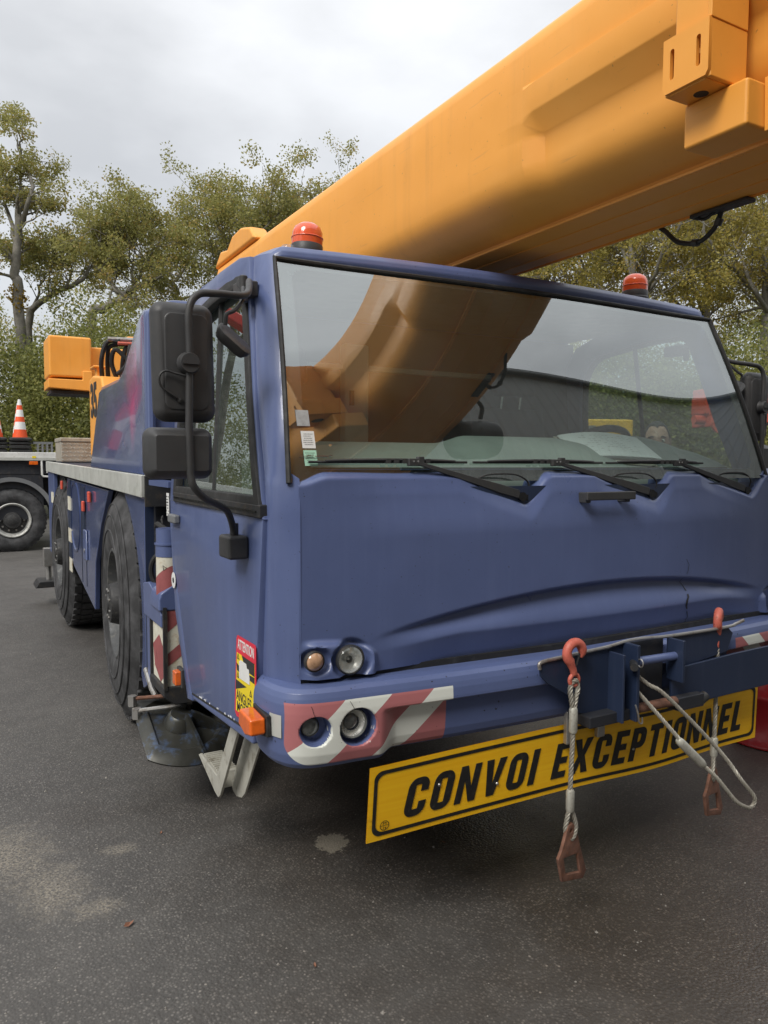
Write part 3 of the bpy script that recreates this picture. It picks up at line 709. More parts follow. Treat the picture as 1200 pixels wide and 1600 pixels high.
# wipers: blade along the foot of the glass, arm down to the spindle
def gy(x, z, off=0.0):
    t = (z-1.532)/(2.248-1.532); xl = 0.834+0.063*t; return ws((x-xl)/(2*XC-2*xl), t, off)
def wiper(xa, xj, xb, xs, zb=1.597, zs=1.49):
    J = Vector(gy(xj, zb, .030)); S = Vector((xs, yfront(xs)+.035, zs))
    g = MB()
    u = (S-J); rings = []
    for t, w, h in ((0, .007, .006), (.15, .009, .008), (.55, .014, .010), (.80, .019, .013), (1.0, .018, .013)):
        p = J+u*t; rings.append([p+Vector((0, -h, w*.6)), p+Vector((0, -h, -w)), p+Vector((0, h, -w)), p+Vector((0, h, w*.6))])
    g.loft(rings); w = part('wiper_arm', g, 'black_plastic', crane, bevel=0.002)
    g = MB(); g.cyl(S+Vector((.012, -.016, -.012)), S+Vector((.012, .05, -.012)), .016, n=14); g.cyl(S+Vector((.04, -.006, -.016)), S+Vector((.04, .05, -.016)), .011, n=12); part('spindle', g, 'black_gloss', w)
    g = MB(); n = 12
    g.tube([gy(xa+(xb-xa)*k/n, zb-.002, .010) for k in range(n+1)], .0045, 6); part('rubber_blade', g, 'black_rubber', w)
    g = MB(); n = 10
    g.tube([gy(xa+.09*(xb-xa)+.82*(xb-xa)*k/n, zb+.002+.004*math.sin(math.pi*k/n), .020) for k in range(n+1)], [.003]+[.0048]*9+[.003], 6)
    for k in (-.09, -.06, -.03, .03, .055): p = Vector(gy(xj+k, zb+.003, .02)); g.box(p.x-.008, p.x+.008, p.y-.006, p.y+.004, p.z-.008, p.z+.006)
    part('blade_frame', g, 'black_plastic', w)
    g = MB(); g.box(J.x-.022, J.x+.024, J.y-.006, J.y+.012, J.z-.014, J.z+.010); g.box(J.x+.012, J.x+.034, J.y-.008, J.y+.012, J.z-.008, J.z+.016); part('blade_clip', g, 'black_plastic', w, bevel=.003)
    for k in (-.006, .010):
        g = MB(); g.cyl((J.x+k, J.y-.008, J.z+.001), (J.x+k, J.y, J.z+.001), .0035, n=10); part('rivet', g, 'chrome', w)
    g = MB(); g.tube(spline([J+u*.62+Vector((0, .01, .012)), J+u*.72+Vector((0, .0, .035)), J+u*.92+Vector((.02, -.005, .055)), S+Vector((.045, -.002, .035)), S+Vector((.035, .0, .0)), S+Vector((.01, .01, -.015))], 6), .0032, 6); part('washer_hose', g, 'black_rubber', w)
wiper(0.905, 1.262, 1.475, 1.665); wiper(1.50, 1.845, 2.085, 2.300); wiper(2.105, 2.492, 2.665, 2.930)

# lamps in the front panel pods
def round_lamp(name, x, z, y, r, lensmat, bowl=True):
    g = MB(); g.lathe([(r*1.10, .012), (r*1.12, 0), (r*1.02, -.003), (r*.98, .004)], (x, y, z), 'y', 32); L = part(name, g, 'dark_steel', crane)
    if bowl:
        g = MB(); g.lathe([(r*.97, .002), (r*.85, .016), (r*.55, .030), (r*.25, .036), (0, .036)], (x, y, z), 'y', 32); part('reflector', g, 'lamp_reflector', L)
        g = MB(); g.lathe([(r*.28, .012), (r*.26, .03), (0, .008)], (x, y, z), 'y', 16); part('bulb_cap', g, 'chrome', L)
    g = MB(); g.lathe([(r*1.0, .002), (r*.9, -.004), (r*.6, -.010), (r*.3, -.0125), (0, -.013)], (x, y, z), 'y', 32); part('lens', g, lensmat, L, smooth=60)
    return L
for X in (lambda x: x, mirB):
    round_lamp('headlamp', X(1.012), 0.997, 2.012, .0415, 'lamp_glass')
    round_lamp('position_lamp', X(0.897), 1.004, 2.020, .0285, 'amber_clear', False)

# ------------------------------------------------------------------ bumper
path = [(0.86, 2.262), (0.82, 2.260), (0.792, 2.245), (0.779, 2.215), (0.775, 2.17), (0.777, 2.12), (0.786, 2.075), (0.806, 2.03), (0.838, 2.0), (0.88, 1.983), (0.95, 1.972)]
path += [(x, 1.913+0.057*((x-XB)/1.07)**2) for x in np.linspace(1.0, XB, 24)]
path = path+[(mirB(x), y) for x, y in path[-2::-1]]
pl = np.array(path); sl = np.concatenate([[0], np.cumsum(np.linalg.norm(np.diff(pl, axis=0), axis=1))]); SL = sl[-1]
ss = np.linspace(0, SL, 4000)
kx = np.interp(ss, sl, pl[:, 0]); ky = np.interp(ss, sl, pl[:, 1])
ker = np.hanning(91); ker /= ker.sum()
kx = np.convolve(np.pad(kx, 45, 'edge'), ker, 'valid'); ky = np.convolve(np.pad(ky, 45, 'edge'), ker, 'valid')
def bumper(u, v):
    i = min(3999, int(u*3999)); j = min(i+8, 3999); i0 = max(0, j-16)
    x, y = kx[i], ky[i]; tx, ty = kx[j]-kx[i0], ky[j]-ky[i0]; L = math.hypot(tx, ty); nx, ny = ty/L, -tx/L
    xm = XB-abs(x-XB); cen = sm(1.085, 1.16, xm) if y < 2.05 else 0
    prof = [(-.11, .930), (-.05, .932), (-.02, .929), (-.006, .918), (0, .902), (.004, .885), (.006, .86), (.006, .84), (.005, .82), (.003, .78), (0, .74), (-.008, .715), (-.022, .699), (-.05, .694), (-.10, .694)]
    f = v*(len(prof)-1); k = min(int(f), len(prof)-2); t = f-k
    d = prof[k][0]*(1-t)+prof[k+1][0]*t; z = prof[k][1]*(1-t)+prof[k+1][1]*t
    d -= cen*0.040*sm(.852, .832, z)
    z -= 0.010*(1-cen)*sm(.80, .70, z)
    if y < 2.06:
        for cx, cz, r in ((0.885, 0.805, 0.042), (1.015, 0.803, 0.055)):
            q = math.hypot(xm-cx, z-cz); d -= .050*sm(r+.006, r-.004, q)
    return (x+nx*d, y+ny*d, z)
g = MB(); g.grid(bumper, 900, 170)
bp = part('bumper', g, 'bumper_paint', crane, smooth=50, label='blue bumper with faded red and white warning stripes round its lamp wells')
for X in (lambda x: x, mirB):
    g = MB(); g.lathe([(.030, .05), (.030, .014), (.0275, .010), (.0275, .004)], (X(.876), 2.0, .815), 'y', 28); l_ = part('fog_lamp', g, 'black_plastic', bp)
    g = MB(); g.lathe([(.028, .006), (.02, .002), (0, 0)], (X(.876), 2.002, .815), 'y', 24)
    part('lens', g, 'lens_dark', bp, smooth=60)
    g = MB(); g.lathe([(.047, .05), (.047, .006), (.043, .0), (.0405, .006), (.040, .03)], (X(1.005), 1.975, .812), 'y', 32); part('lamp_bezel', g, 'lens_dark', bp)
    g = MB(); g.lathe([(.041, .006), (.034, .022), (.026, .030), (.024, .012)], (X(1.005), 1.977, .812), 'y', 32); part('reflector', g, 'lamp_reflector', bp)
    g = MB(); g.lathe([(.0245, .013), (.018, .006), (.009, .003), (0, .002)], (X(1.0), 1.979, .817), 'y', 24); part('projector_lens', g, 'lens_dark', bp, smooth=60)
g = MB()
for x0, z0, x1, z1 in ((.985, .888, 1.0, .862), (.868, .885, .878, .852)):
    for k in range(5):
        t0, t1 = k/5, (k+1)/5; xa, za, xb, zb = x0+(x1-x0)*t0, z0+(z1-z0)*t0, x0+(x1-x0)*t1, z0+(z1-z0)*t1
        ya, yb = (min(ky[i] for i in range(0, 2000) if abs(kx[i]-q) < .004)-.0075 for q in (xa, xb)); j_ = rnd.uniform(-.0012, .0012)
        g.add([(xa-.0008+j_, ya, za), (xa+.0008+j_, ya, za), (xb+.0008, yb, zb), (xb-.0008, yb, zb)], [(0, 1, 2, 3)])
part('paint_crack', g, 'sign_black', bp, smooth=0)
# orange turn lamp on the bumper end with its plate
ind = MB(); ind.prism([(2.075, .790), (2.080, .838), (2.185, .845), (2.190, .795), (2.13, .778)], 'x', 0.715, 0.765); o_ = part('turn_lamp', ind, 'orange_lens', crane, bevel=.008)
ind = MB(); ind.prism([(2.068, .782), (2.072, .846), (2.192, .852), (2.196, .788), (2.13, .770)], 'x', 0.764, 0.777); part('lamp_base', ind, 'black_rubber', o_, bevel=.003)
def bq(u0, u1, z0, z1, off):
    o = []
    for u, z in ((u0, z0), (u1, z0), (u1, z1), (u0, z1)):
        i = int(u*3999); tx, ty = kx[i+8]-kx[i-8], ky[i+8]-ky[i-8]; L = math.hypot(tx, ty); o.append((kx[i]+ty/L*off, ky[i]-tx/L*off, z))
    return o
ui = [k for k in range(4000) if ky[k] < 2.085 and kx[k] < 1.0][0]/3999; uj = [k for k in range(4000) if ky[k] < 2.04 and kx[k] < 1.0][0]/3999
ind = MB(); n_ = 6
for k in range(n_): ind.add(bq(ui+(uj-ui)*k/n_, ui+(uj-ui)*(k+1)/n_, .785, .853, .0075), [(0, 1, 2, 3)])
part('lamp_plate', ind, 'aluminium', o_, merge=True)
# dark step of the cab above the bumper
g = MB(); g.prism([(0.84, 2.16), (0.87, 2.06), (1.95, 2.005), (mirB(.87), 2.06), (mirB(.84), 2.16), (mirB(.84), 2.3), (.84, 2.3)], 'z', 0.915, 0.95); part('bumper_gap', g, 'black_rubber', crane)
g = MB(); g.box(0.83, mirB(0.83), 2.14, 2.30, 0.72, 0.93); part('cab_underbody', g, 'chassis', crane)

# ------------------------------------------------------------------ mirrors
def mirror_set(sgn):
    X = lambda x: x if sgn > 0 else mir(x)+0.05
    DY = 0 if sgn > 0 else 0.22
    def shell(x0, x1, z0, z1, y, dep, r, name, par, tiltx=0.0, ridge=True):
        g = MB(); rings = []
        for d, k in ((0.0, -.006), (-.010, 0), (-.022, -.001), (-dep*.75, -.010), (-dep, -.024)):
            pl_ = rrect(x0-k, z0-k, x1+k, z1+k, max(.006, r+k), 5)
            rings.append([(X(px+tiltx*(pz-z0)), y+d, pz) for px, pz in pl_])
        g.loft(rings); o = part(name, g, 'black_plastic', par, smooth=50)
        g = MB(); g.loft([[(X(px+tiltx*(pz-z0)), y+dd, pz) for px, pz in rrect(x0+.008, z0+.008, x1-.008, z1-.008, r, 5)] for dd in (.001, .003)]); part('mirror_glass', g, 'chrome', o)
        return o
    ax = 0.562
    g = MB(); g.tube(spline([(X(.842), 2.42, 2.150), (X(.80), 2.30, 2.155), (X(.74), 2.16, 2.082), (X(.64), 2.115, 2.066), (X(.585), 2.105, 2.055), (X(ax-.004), 2.10, 2.01), (X(ax-.004), 2.10, 1.9)], 8)+[Vector((X(ax-.008), 2.10, 1.70)), Vector((X(ax-.006), 2.10, 1.56))]+spline([(X(ax-.006), 2.10, 1.56), (X(ax+.003), 2.10, 1.525), (X(.60), 2.12, 1.492), (X(.655), 2.17, 1.468), (X(.70), 2.23, 1.445), (X(.735), 2.29, 1.40), (X(.748), 2.31, 1.35)], 8)[1:], .0105, 12)
    arm = part('mirror_arm', g, 'black_plastic', crane)
    b = shell(.468, .642, 1.705, 2.036, 2.165, .045, .035, 'large_mirror', arm, -0.02)
    # raised field on the back of the large shell
    g = MB(); g.loft([[(X(px), yy, pz) for px, pz in rrect(.492+k, 1.735+k, .618-k, 2.006-k, .022, 5)] for yy, k in ((2.126, 0), (2.1185, .003), (2.1175, .006))]); part('raised_back', g, 'black_plastic', b, smooth=50)
    g = MB(); g.lathe([(0, 0), (.026, 0), (.028, .006), (.028, .02), (.032, .028)], (X(ax-.006), 2.082, 1.865), 'y', 24); g.box(X(ax-.028), X(ax+.016), 2.077, 2.084, 1.861, 1.869); part('clamp', g, 'black_plastic', b)
    g = MB(); g.tube(spline([(X(ax-.01), 2.098, 1.829), (X(.52), 2.105, 1.836), (X(.494), 2.108, 1.842), (X(.478), 2.11, 1.828), (X(.482), 2.112, 1.80), (X(.515), 2.112, 1.776), (X(.532), 2.116, 1.765)], 6), .0035, 6); g.lathe([(.0, -.006), (.008, -.004), (.008, .006)], (X(.534), 2.117, 1.764), 'y', 12); part('mirror_cable', g, 'black_rubber', b)
    w = shell(.440, .633, 1.545, 1.690, 2.175, .075, .028, 'wide_mirror', arm)
    # bracket box on the door, hinge at the top
    g = MB(); g.box(X(.715), X(.782), 2.265, 2.375, 1.288, 1.362); part('arm_bracket', g, 'black_plastic', arm, bevel=.010)
    g = MB(); g.cyl((X(.748), 2.31, 1.40), (X(.748), 2.31, 1.34), .0135, n=14); part('arm_socket', g, 'black_plastic', arm)
    g = MB(); g.box(X(.795), X(.852), 2.36, 2.45, 2.125, 2.175); g.cyl((X(.80), 2.355, 2.10), (X(.80), 2.355, 2.185), .014, n=12); g.cyl((X(.83), 2.40, 2.165), (X(.80), 2.38, 2.168), .02, n=12); part('arm_hinge', g, 'black_plastic', arm, bevel=.005)
    # small kerb mirror hanging inside the window line
    g = MB(); g.tube(spline([(X(.76), 2.24, 2.12), (X(.735), 2.17, 2.07), (X(.70), 2.14, 2.03), (X(.675), 2.135, 2.015), (X(.672), 2.14, 1.985)], 6), .006, 8); ka = part('kerb_mirror_arm', g, 'black_plastic', arm)
    Mk = Matrix.Translation((X(.70), 2.16, 1.945)) @ Euler((R(35), R(38)*sgn, R(0))).to_matrix().to_4x4()
    g = MB(); g.loft([[Mk @ Vector((px*k, py*k, h)) for px, py in rrect(-.058, -.040, .058, .040, .03, 5)] for h, k in ((-.020, .5), (-.016, .85), (0, 1.0), (.012, 1.0), (.014, .93))]); part('kerb_mirror', g, 'black_plastic', arm, smooth=50)
    arm.location.y += DY
mirror_set(1); mirror_set(-1)

# ------------------------------------------------------------------ carrier: deck, hood, skirts, wheels, chassis
g = MB(); g.prism([(3.96, 1.405), (8.9, 1.47), (8.9, 1.575), (3.96, 1.52)], 'x', 0.795, 0.83); part('deck_edge', g, 'aluminium', crane, bevel=.004)
g = MB(); g.prism([(3.96, 1.405), (8.9, 1.47), (8.9, 1.575), (3.96, 1.52)], 'x', mir(.83), mir(.795)); part('deck_edge', g, 'aluminium', crane, bevel=.004)
g = MB(); g.prism([(3.955, 1.40), (8.9, 1.46), (8.9, 1.57), (3.955, 1.513)], 'x', 0.832, mir(.832)); part('deck', g, 'blue_dark', crane)
g = MB(); g.box(0.81, mir(.81), 3.935, 3.953, 1.36, 1.515); part('deck_front', g, 'dark_steel', crane)
hp = [(3.90, 1.522), (3.885, 2.29), (3.90, 2.345), (3.96, 2.36), (4.05, 2.345), (4.18, 2.285), (4.32, 2.215), (4.50, 2.12), (4.66, 2.082), (5.28, 2.085), (5.36, 2.04), (5.80, 1.548)]
g = MB(); rings = []
for x, k in ((0.815, .035), (0.822, .012), (0.845, 0), (mir(.845), 0), (mir(.822), .012), (mir(.815), .035)):
    ins = [(y+(k if i == 0 else k if i < 3 else -k*.0), z-(k if 1 <= i < 10 else 0)) for i, (y, z) in enumerate(hp)]
    rings.append([(x, y, z) for y, z in ins])
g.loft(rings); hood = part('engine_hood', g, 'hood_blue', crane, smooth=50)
# fender-like blue lip at the hood's front corner and dark fin window
g = MB(); g.tube(spline([(.84, 3.89, 1.6), (.84, 3.885, 2.24), (.85, 3.89, 2.33), (.92, 3.90, 2.372), (1.05, 3.90, 2.385), (1.6, 3.9, 2.385)], 6), .020, 8); part('hood_rim', g, 'blue_side', hood)
# skirt panel between the wheels, with doors, tapes and lamps
def skirt(X, sgn):
    g = MB(); g.prism([(5.12, 1.40), (5.45, 1.15), (5.72, .86), (5.80, .50), (6.95, .68), (7.22, .82), (7.32, 1.1), (7.30, 1.43)], 'x', X(.822), X(.86)); s_ = part('skirt_panel', g, 'blue_gloss', crane, bevel=.008)
    for y in (6.16, 6.40):
        g = MB(); g.box(X(.8195), X(.8225), y, y+.012, .62+.0*y, 1.40); part('panel_seam', g, 'chassis', s_)
    g = MB(); g.box(X(.817), X(.8225), 6.20, 6.36, .98, 1.385); part('locker_recess', g, 'blue_dark', s_)
    g = MB(); g.box(X(.805), X(.823), 6.08, 6.22, .83, 1.06); part('latch_plate', g, 'blue_side', s_, bevel=.02)
    g = MB(); g.cyl((X(.80), 6.15, .90), (X(.81), 6.15, .90), .016, n=12); part('latch_lock', g, 'steel', s_)
    g = MB(); g.lathe([(.30, 0), (.30, .006), (.28, .006), (.28, 0)], (X(.822), 6.78, 1.12), 'x', 32, sgn=-1*sgn); part('pressed_ring', g, 'blue_gloss', s_)
    for z in (1.20, .92, .66): 
        g = MB(); g.box(X(.815), X(.8215), 7.02, 7.22, z-.045, z+.075); part('reflector_tape', g, 'white_dirty', s_)
    g = MB(); g.box(X(.8165), X(.8215), 7.03, 7.21, .62, 1.42); part('tape_backing', g, 'blue_dark', s_)
    for y, z in ((5.85, 1.325), (6.17, 1.24), (7.55, 1.36)):
        b = MB(); b.box(X(.795), X(.815), y-.035, y+.035, z-.04, z+.04); l_ = part('side_lamp', b, 'salmon_red', s_, bevel=.008)
    # rear corner post with tapes
    g = MB(); g.box(X(.815), X(.855), 8.35, 8.9, .60, 1.47); r_ = part('rear_skirt', g, 'blue_side', crane, bevel=.008)
    for z in (1.2, .9, .68):
        g = MB(); g.box(X(.811), X(.8155), 8.36, 8.60, z-.05, z+.06); part('reflector_tape', g, 'white_dirty', r_)
    # narrow panel ahead of the front wheel, follows the tyre
    arcp = [(4.85-.728*math.cos(R(a_)), .71+.735*math.sin(R(a_))) for a_ in range(66, -26, -8)]
    g = MB(); g.prism([(4.02, 1.40), (4.535, 1.415)]+arcp+[(4.12, .37), (4.05, .40)], 'x', X(.822), X(.86)); part('wheel_panel', g, 'blue_gloss', crane, bevel=.006)
    g = MB(); g.box(X(.825), X(1.25), 4.02, 4.05, .42, 1.40); g.box(X(.862), X(1.25), 4.06, 4.085, .50, 1.30); part('wheel_bulkhead', g, 'blue_dark', crane)
    # dark arch liners
    for cy in (4.85, 7.82):
        g = MB(); rr_ = [[(x, cy-.84*math.cos(R(a_)), .70+.80*math.sin(R(a_))) for a_ in range(8, 173, 12)] for x in (X(.86), X(1.35))]
        g.loft(rr_, close=False, caps=False); part('arch_liner', g, 'chassis', crane, solid=.01)
skirt(lambda x: x, 1); skirt(mir, -1)

# chassis beams, axles, tanks below the deck
g = MB(); g.box(1.33, 2.57, 2.35, 9.0, .62, 1.36); part('chassis_frame', g, 'chassis', crane, bevel=.02)
for y in (4.85, 7.82):
    g = MB(); g.cyl((1.0, y, .70), (mir(1.0), y, .70), .11, n=16); g.cyl((1.7, y, .70), (2.2, y, .70), .22, n=20); part('axle', g, 'chassis', crane)
for X in (lambda x: x, mir):
    g = MB(); g.box(X(.87), X(1.3), 5.7, 7.0, .58, 1.38); part('side_tank', g, 'chassis', crane)
    g = MB(); g.box(X(.87), X(1.3), 3.98, 4.04, .5, 1.38); part('bulkhead_filler', g, 'chassis', crane)
g = MB(); g.box(.92, mir(.92), 2.2, 3.3, .78, .91); part('cab_subframe', g, 'chassis', crane)

# wheels
def tyre_mesh():
    g = MB()
    prof = [(.335, -.02), (.36, -.035), (.42, -.045), (.52, -.042), (.60, -.022), (.645, .0), (.668, .016), (.690, .03), (.70, .05), (.70, .33), (.69, .35), (.66, .37), (.60, .40), (.42, .425), (.34, .40)]
    g.lathe(prof, (0, 0, 0), 'x', 72)
    for r, h in ((.455, -.0455), (.545, -.0385), (.615, -.0185)):
        g.lathe([(r-.006, h+.002), (r-.003, h-.004), (r+.003, h-.004), (r+.006, h+.002)], (0, 0, 0), 'x', 72)
    g2 = MB()
    for k in range(48):
        a = 2*math.pi*k/48
        for x0, x1, da in ((.025, .085, 0), (.10, .19, .03), (.21, .30, .0), (.315, .375, .03)):
            M = Matrix.Rotation(a+da, 4, 'X'); g2.box(x0, x1, -.034, .034, .695, .713, M)
    return g, g2
tg, tg2 = tyre_mesh()
NUT = {}
def wheel_parts(y, sgn, steer=0.0):
    x = .825 if sgn > 0 else mir(.825); rot = (0, 0, steer) if sgn > 0 else (0, 0, R(180)+steer)
    w = part('wheel', tg, 'tyre', crane, loc=(x, y, .713), rot=rot, smooth=40)
    def sub(name, g, mat, **k):
        o = part(name, g, mat, None, **k); o.parent = w; WL[o.name] = WL[w.name]; return o
    sub('tread', tg2, 'tyre', smooth=0)
    g = MB(); g.lathe([(.345, -.020), (.335, -.030), (.322, -.028), (.315, -.01), (.30, .03), (.285, .08), (.265, .10), (.20, .085), (.15, .075), (0, .075)], (0, 0, 0), 'x', 56); sub('rim', g, 'rim_grey')
    g = MB(); g.lathe([(.135, .09), (.135, .0), (.125, -.03), (.118, -.052), (.10, -.058), (.06, -.058), (.055, -.07), (0, -.07)], (0, 0, 0), 'x', 40); sub('hub', g, 'hub_dark')
    for nm, cnt_, rad, x0, x1, rr_ in (('wheel_nut', 10, .225, .10, .055, .016), ('hub_bolt', 8, .088, -.055, -.066, .009)):
        if nm not in NUT:
            g = MB(); g.cyl((x0, 0, 0), (x1, 0, 0), rr_, n=6); o = sub(nm, g, 'steel'); NUT[nm] = o.data; first = o
        else:
            first = bpy.data.objects.new(nm, NUT[nm]); COL.objects.link(first); first.parent = w
        for k in range(cnt_):
            o = first if k == 0 else first.copy()
            if k: COL.objects.link(o)
            a = 2*math.pi*(k+.5*(nm == 'hub_bolt'))/cnt_; o.location = (0, rad*math.cos(a), rad*math.sin(a))
    return w
simple('rim_grey', (0.075, 0.078, 0.08), 0.6, 0.2, dirt=(0.17, 0.165, 0.15), scale=9)
simple('hub_dark', (0.035, 0.035, 0.036), 0.6, 0.2, dirt=(0.10, 0.095, 0.085), scale=14)
for y in (4.85, 7.82):
    for s_ in (1, -1): wheel_parts(y, s_, R(-3) if y < 5 else 0)

# front outrigger leg with its striped box and stowed float
g = MB(); g.cyl((.838, 3.56, .93), (.838, 3.56, 1.15), .060, n=28); leg = part('outrigger_leg', g, 'white_dirty', crane, label='white outrigger leg with a dusty red band')
g = MB(); g.cyl((.838, 3.56, 1.150), (.838, 3.56, 1.205), .062, n=28); g.cyl((.838, 3.56, 1.205), (.838, 3.56, 1.213), .067, n=28); g.cyl((.838, 3.56, 1.213), (.838, 3.56, 1.28), .059, n=28); part('cylinder_head', g, 'blue_side', leg)
def band(a):
    return 0.965+0.045*math.cos(a+1.2)
rows = []
for zoff in (0, .13):
    rows.append([(.838+.0612*math.cos(t), 3.56+.0612*math.sin(t), band(t)+zoff*(0.8 if zoff else 1)) for t in [2*math.pi*k/28 for k in range(28)]])
g = MB(); g.loft(rows, True, False); part('red_band', g, 'dusty_red', leg)
g = MB(); g.tube([(.80, 3.512, 1.09), (.797, 3.514, 1.112), (.812, 3.504, 1.10), (.80, 3.512, 1.09)], .0015, 5); part('scratch_mark', g, 'ink', leg)
g = MB(); g.prism([(.772, .955), (.782, .985), (.88, 1.05), (1.0, 1.06), (1.0, .9), (.772, .9)], 'y', 3.495, 3.68); part('leg_collar', g, 'blue_side', crane, bevel=.01)
g = MB(); g.prism([(3.52, .88), (3.60, .95), (3.78, 1.0), (3.9, .98), (3.9, .82), (3.52, .82)], 'x', .785, .83); part('leg_gusset', g, 'blue_side', crane, bevel=.006)
jb = MB(); jb.box(.80, 1.02, 3.50, 3.76, .535, .90); jbx = part('jack_box', jb, 'white_dirty', crane, bevel=.006, label='dirty white jack box with red chevrons')
g = MB(); g.add([(.7985, 3.75, .70), (.7985, 3.62, .77), (.7985, 3.51, .70), (.7985, 3.51, .60), (.7985, 3.60, .545), (.7985, 3.72, .60)], [(0, 1, 2, 3, 4, 5)]); part('red_chevron', g, 'dusty_red', jbx)
g = MB(); g.add([(.81, 3.4985, .90), (.93, 3.4985, .90), (.81, 3.4985, .80)], [(0, 1, 2)]); g.add([(.81, 3.4985, .70), (.98, 3.4985, .83), (1.01, 3.4985, .78), (.81, 3.4985, .64)], [(0, 1, 2, 3)]); g.add([(.90, 3.4985, .545), (1.01, 3.4985, .62), (1.01, 3.4985, .545)], [(0, 1, 2)]); part('red_chevron', g, 'dusty_red', jbx)
for a_, b_ in (((.793, 3.492, .53), (.793, 3.492, .92)), ((.793, 3.77, .53), (.793, 3.77, .90))):
    g = MB(); g.box(a_[0]-.004, a_[0]+.012, a_[1]-.006, a_[1]+.012, a_[2], b_[2]); part('corner_iron', g, 'dark_steel', jbx)
g = MB(); g.cyl((.90, 3.46, .76), (.90, 3.50, .76), .042, n=20); part('jack_cap', g, 'truck_grey', jbx, bevel=.004)
g = MB(); g.prism([(.785, .545), (.785, .50), (.84, .455), (1.02, .455), (1.03, .545)], 'y', 3.49, 3.78); part('box_foot', g, 'dark_steel', jbx, bevel=.008)
g = MB(); g.cyl((.90, 3.58, .30), (.90, 3.58, .46), .036, n=16); part('jack_rod', g, 'dark_steel', crane)
g = MB(); g.box(.80, .86, 3.80, 3.90, .48, .96); g.box(.79, .86, 3.78, 3.93, .955, .975); part('leg_plate', g, 'blue_side', crane, bevel=.005)
g = MB(); g.tube([(.80, 3.94, .52), (.795, 3.78, .46), (.80, 3.72, .44)], .014, 8); part('grab_rod', g, 'steel', crane)
# float: dished round plate cut by a chord, ribs, hinge bars
Mf = Matrix.Translation((.868, 3.53, .350)) @ Matrix.Rotation(R(21), 4, 'X') @ Matrix.Rotation(R(4), 4, 'Y')
ang = [R(a_) for a_ in range(-134, 135, 4)]
def fl(r, h): return [Mf @ Vector((r*math.cos(a_-math.pi*.5+R(90)), r*math.sin(a_-math.pi*.5+R(90)), h)) for a_ in ang]
g = MB(); g.loft([fl(.02, .0), fl(.17, -.005), fl(.19, .012), fl(.235, .006), fl(.26, -.012), fl(.268, -.018), fl(.262, -.03), fl(.02, -.03)], True, False); flo = part('float_plate', g, 'worn_steel', crane, smooth=40)
for a_ in (-75, -20, 60):
    M2 = Mf @ Matrix.Rotation(R(a_), 4, 'Z'); g = MB(); g.prism([(.04, .085), (.08, .075), (.235, .012), (.235, -.005), (.04, -.005)], 'y', -.007, .007, M2); part('rib', g, 'worn_steel', flo)
g = MB(); g.lathe([(.0, .06), (.05, .06), (.06, .05), (.075, .0)], (0, 0, 0), 'z', 20)
gg = MB(); gg.add([Mf @ Vector(v) for v in g.v], g.f); part('float_socket', gg, 'worn_steel', flo)
g = MB(); g.tube([Mf @ Vector(p) for p in ((-.185, .10, .02), (-.05, .07, .05), (.06, .05, .08))], .011, 8); part('hinge_bar', g, 'steel', flo)
g = MB(); g.tube([Mf @ Vector(p) for p in ((-.19, .19, .025), (-.05, .155, .05), (.08, .12, .09))], .010, 8); part('hinge_bar', g, 'rust', flo)
for p in ((-.185, .185, .01), (-.18, .10, .0)):
    g = MB(); q = Mf @ Vector(p); g.cyl(q+Vector((0, 0, -.02)), q+Vector((0, 0, .03)), .022, n=6); part('bolt', g, 'steel', flo)
# hydraulic hoses behind the cab
for pts in (((.86, 3.9, 1.22), (.84, 3.72, 1.25), (.86, 3.58, 1.235), (.95, 3.5, 1.22)), ((.86, 3.92, 1.25), (.83, 3.75, 1.285), (.85, 3.6, 1.265), (.95, 3.48, 1.26)), ((.87, 3.9, 1.20), (.85, 3.74, 1.19), (.87, 3.64, 1.20), (.95, 3.55, 1.2)),
            ((.98, 3.66, 1.13), (.84, 3.74, 1.14), (.80, 3.78, 1.06), (.84, 3.76, .97), (.98, 3.66, .96)), ((.98, 3.64, 1.11), (.86, 3.68, 1.11), (.82, 3.70, 1.04), (.86, 3.68, .96), (.98, 3.62, .94)), ((.9, 3.88, 1.0), (.95, 3.7, 1.0), (.97, 3.6, .8), (.93, 3.7, .45))):
    g = MB(); g.tube(spline(pts, 8), .013, 8); part('hydraulic_hose', g, 'black_rubber', crane)
g = MB()
for k in range(5): g.tube([(.845+.004*k, 3.70+.03*k, 1.27+.006*k), (.84+.01*k, 3.73+.03*k, 1.31+.01*(k % 2))], .003, 5)
part('cable_ties', g, 'black_rubber', crane)
g = MB(); g.box(.88, mir(.88), 3.33, 3.36, 1.0, 2.1); g.box(.92, 1.3, 3.36, 3.88, .9, 1.36); part('cab_back_frame', g, 'blue_dark', crane)
g = MB(); g.cyl((.86, 3.42, 1.30), (.86, 3.42, 1.50), .024, n=12); g.box(.80, .87, 3.40, 3.80, 1.475, 1.50); part('mount_bracket', g, 'blue_side', crane)

